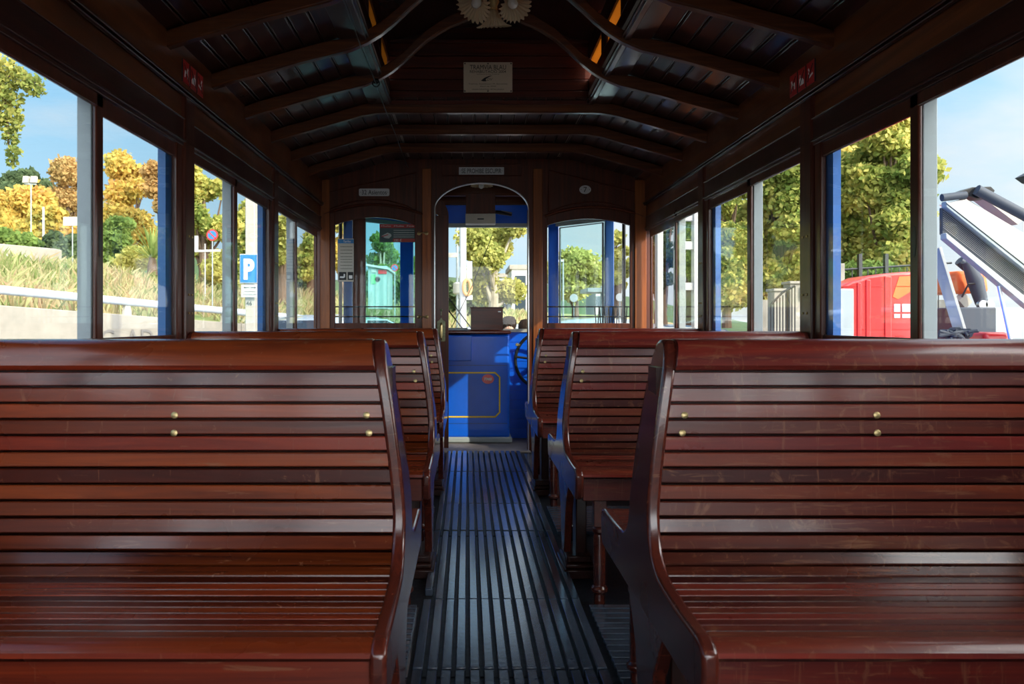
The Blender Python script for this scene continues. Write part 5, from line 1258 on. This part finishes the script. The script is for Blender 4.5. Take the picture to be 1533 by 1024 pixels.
# conveyor lift machine at far right
d = 4.6
t = thing('conveyor_lift', (P(1500, 0, d).x, d, GZ), 'grey metal truck ladder conveyor sloping down to the right outside the nearest right window', 'machine')
def plank(pp, y0, y1, mm, nm, bev=.004):
    return MB().prism([P(a, b, d) + Vector((0, y0, 0)) for a, b in pp], (0, y1 - y0, 0)).build(nm, M[mm], t, bevel=bev)
plank([(1412, 305), (1447, 297), (1640, 412), (1640, 476)], 0, .05, 'alum', 'tray', .006)
plank([(1412, 302), (1640, 479), (1640, 494), (1412, 311)], -.03, .02, 'grey', 'side_rail')
plank([(1412, 305), (1640, 484), (1640, 486), (1412, 306.5)], -.034, 0, 'black', 'gap')
plank([(1412, 349), (1640, 533), (1640, 549), (1412, 358)], -.03, .03, 'white', 'lower_rail')
plank([(1412, 310), (1640, 492), (1640, 534), (1412, 350)], .01, .04, 'greypanel', 'backing')
m = MB()
for i in range(10):
    o = 313 + i * 3.0; m.tube([P(1412, o, d + .003), P(1640, o + 184 - i * .5, d + .003)], .0016, 5)
m.build('grille', M['steel'], t)
m = MB()
for i in range(58): px = 1412 + i * 4; yy = 337 + (px - 1412) * .807; m.bar(P(px, yy, d + .02), P(px + 3, yy + 14, d + .02), .010, .012)
m.build('drag_chain', M['black'], t)
MB().tube([P(1462, 284, d - .02), P(1533, 322, d - .02), P(1620, 369, d - .02)], .030, 16).build('hydraulic_cylinder', M['greypanel'], t)
MB().tube([P(1410, 296, d), P(1446, 292, d)], .022, 12).build('roller', M['greypanel'], t)
MB().prism([P(1434, 288, d), P(1456, 280, d), P(1484, 279, d), P(1490, 285, d), P(1484, 296, d), P(1462, 297, d)], (0, .12, 0)).build('bracket', M['black'], t, bevel=.004)
MB().prism([P(1468, 293, d + .1), P(1476, 290, d + .1), P(1530, 330, d + .1), P(1524, 336, d + .1)], (0, .1, 0)).build('channel', M['cream'], t)
MB().tube([P(1495, 428, d), P(1513, 510, d), P(1530, 620, d)], .010, 8).build('strut', M['alum'], t)
MB().tube([P(1400, 372, d + .3), P(1445, 520, d + .3), P(1470, 640, d + .3)], .040, 4).build('support_leg', M['white'], t)
d = 6.4
t = thing('crane_unit', (P(1470, 0, d).x, d, GZ), 'orange and dark hydraulic crane unit below the conveyor', 'machine')
MB().prism([P(1432, 405, d), P(1478, 407, d), P(1482, 438, d), P(1440, 440, d)], (0, .5, 0)).build('housing', M['orange'], t, bevel=.03)
MB().tube([P(1447, 392, d - .1), P(1460, 420, d - .1), P(1470, 455, d - .1)], [.035, .06, .045], 12).tube([P(1436, 390, d - .05), P(1448, 400, d - .05)], .04, 10).build('boom', M['greypanel'], t)
for px in (1470, 1480): MB().lathe([(.035, -.02), (.035, .02)], P(px, 456, d - .15), 12, axis=(0, 1, 0)).build('foot', M['steel'], t)
MB().tube([P(1440, 445, d - .12), P(1450, 425, d - .14), P(1468, 424, d - .14), P(1476, 440, d - .12)], .008, 6).build('hose', M['black'], t)
MB().prism([P(1436, 450, d), P(1446, 440, d), P(1456, 452, d), P(1446, 462, d)], (0, .1, 0)).build('block', M['cream'], t)
t = thing('dark_panel', (P(1470, 0, 6).x, 6, GZ), 'dark grey machine housing under the crane unit', 'machine')
MB().box(P(1434, 0, 6).x, P(1492, 0, 6).x, 6, 6.9, GZ + .2, zt(460, 6)).build('body', M['greypanel'], t, bevel=.01); MB().box(P(1440, 0, 6).x, P(1486, 0, 6).x, 6.1, 6.8, GZ, GZ + .2).build('base', M['black'], t)
t = thing('grey_panel', (P(1520, 0, 6.2).x, 6.2, GZ), 'pale grey truck body panel at the right edge of the view', 'panel')
MB().box(P(1496, 0, 6.2).x, P(1600, 0, 6.2).x, 6.3, 6.5, GZ, zt(460, 6.2)).build('sheet', M['grey'], t, bevel=.01)
t = thing('fuel_can', (P(1476, 0, 4.9).x, 4.9, .55), 'small red engine cover at the foot of the conveyor', 'engine')
MB().box(P(1459, 0, 4.9).x, P(1496, 0, 4.9).x, 4.8, 5.1, zt(530, 4.9), zt(497, 4.9)).build('cover', M['red'], t, bevel=.025, seg=3)
MB().box(P(1455, 0, 4.9).x, P(1500, 0, 4.9).x, 4.78, 5.12, GZ, zt(530, 4.9)).build('base', M['greypanel'], t)
m = MB(); r = random.Random(9)
for i in range(14): a = P(r.uniform(1405, 1470), r.uniform(494, 512), 4.8); b = P(r.uniform(1405, 1470), r.uniform(494, 512), 4.85); m.tube([a, (a + b) / 2 + Vector((0, -.03, .01)), b], .010, 6)
for px, py in ((1416, 500), (1430, 497), (1445, 499), (1438, 506)): m.lathe([(.03, -.03), (.03, .03)], P(px, py, 4.85), 10, axis=(0, 1, 0))
m.build('pipework', M['greypanel'], t)
t = thing('house', P(1600, 0, 14).xy.to_3d() + Vector((0, 0, GZ)), 'corner of a tiled house roof at the right edge of the sky', 'house')
d = 15; MB().prism([P(1519, 267, d), P(1660, 190, d), P(1660, 300, d), P(1530, 275, d)], (0, -3, 0)).build('roof', M['greypanel'], t); MB().box(P(1545, 0, d).x, P(1640, 0, d).x, d - 2.8, d - .3, GZ, zt(276, d)).build('wall', M['cream'], t)
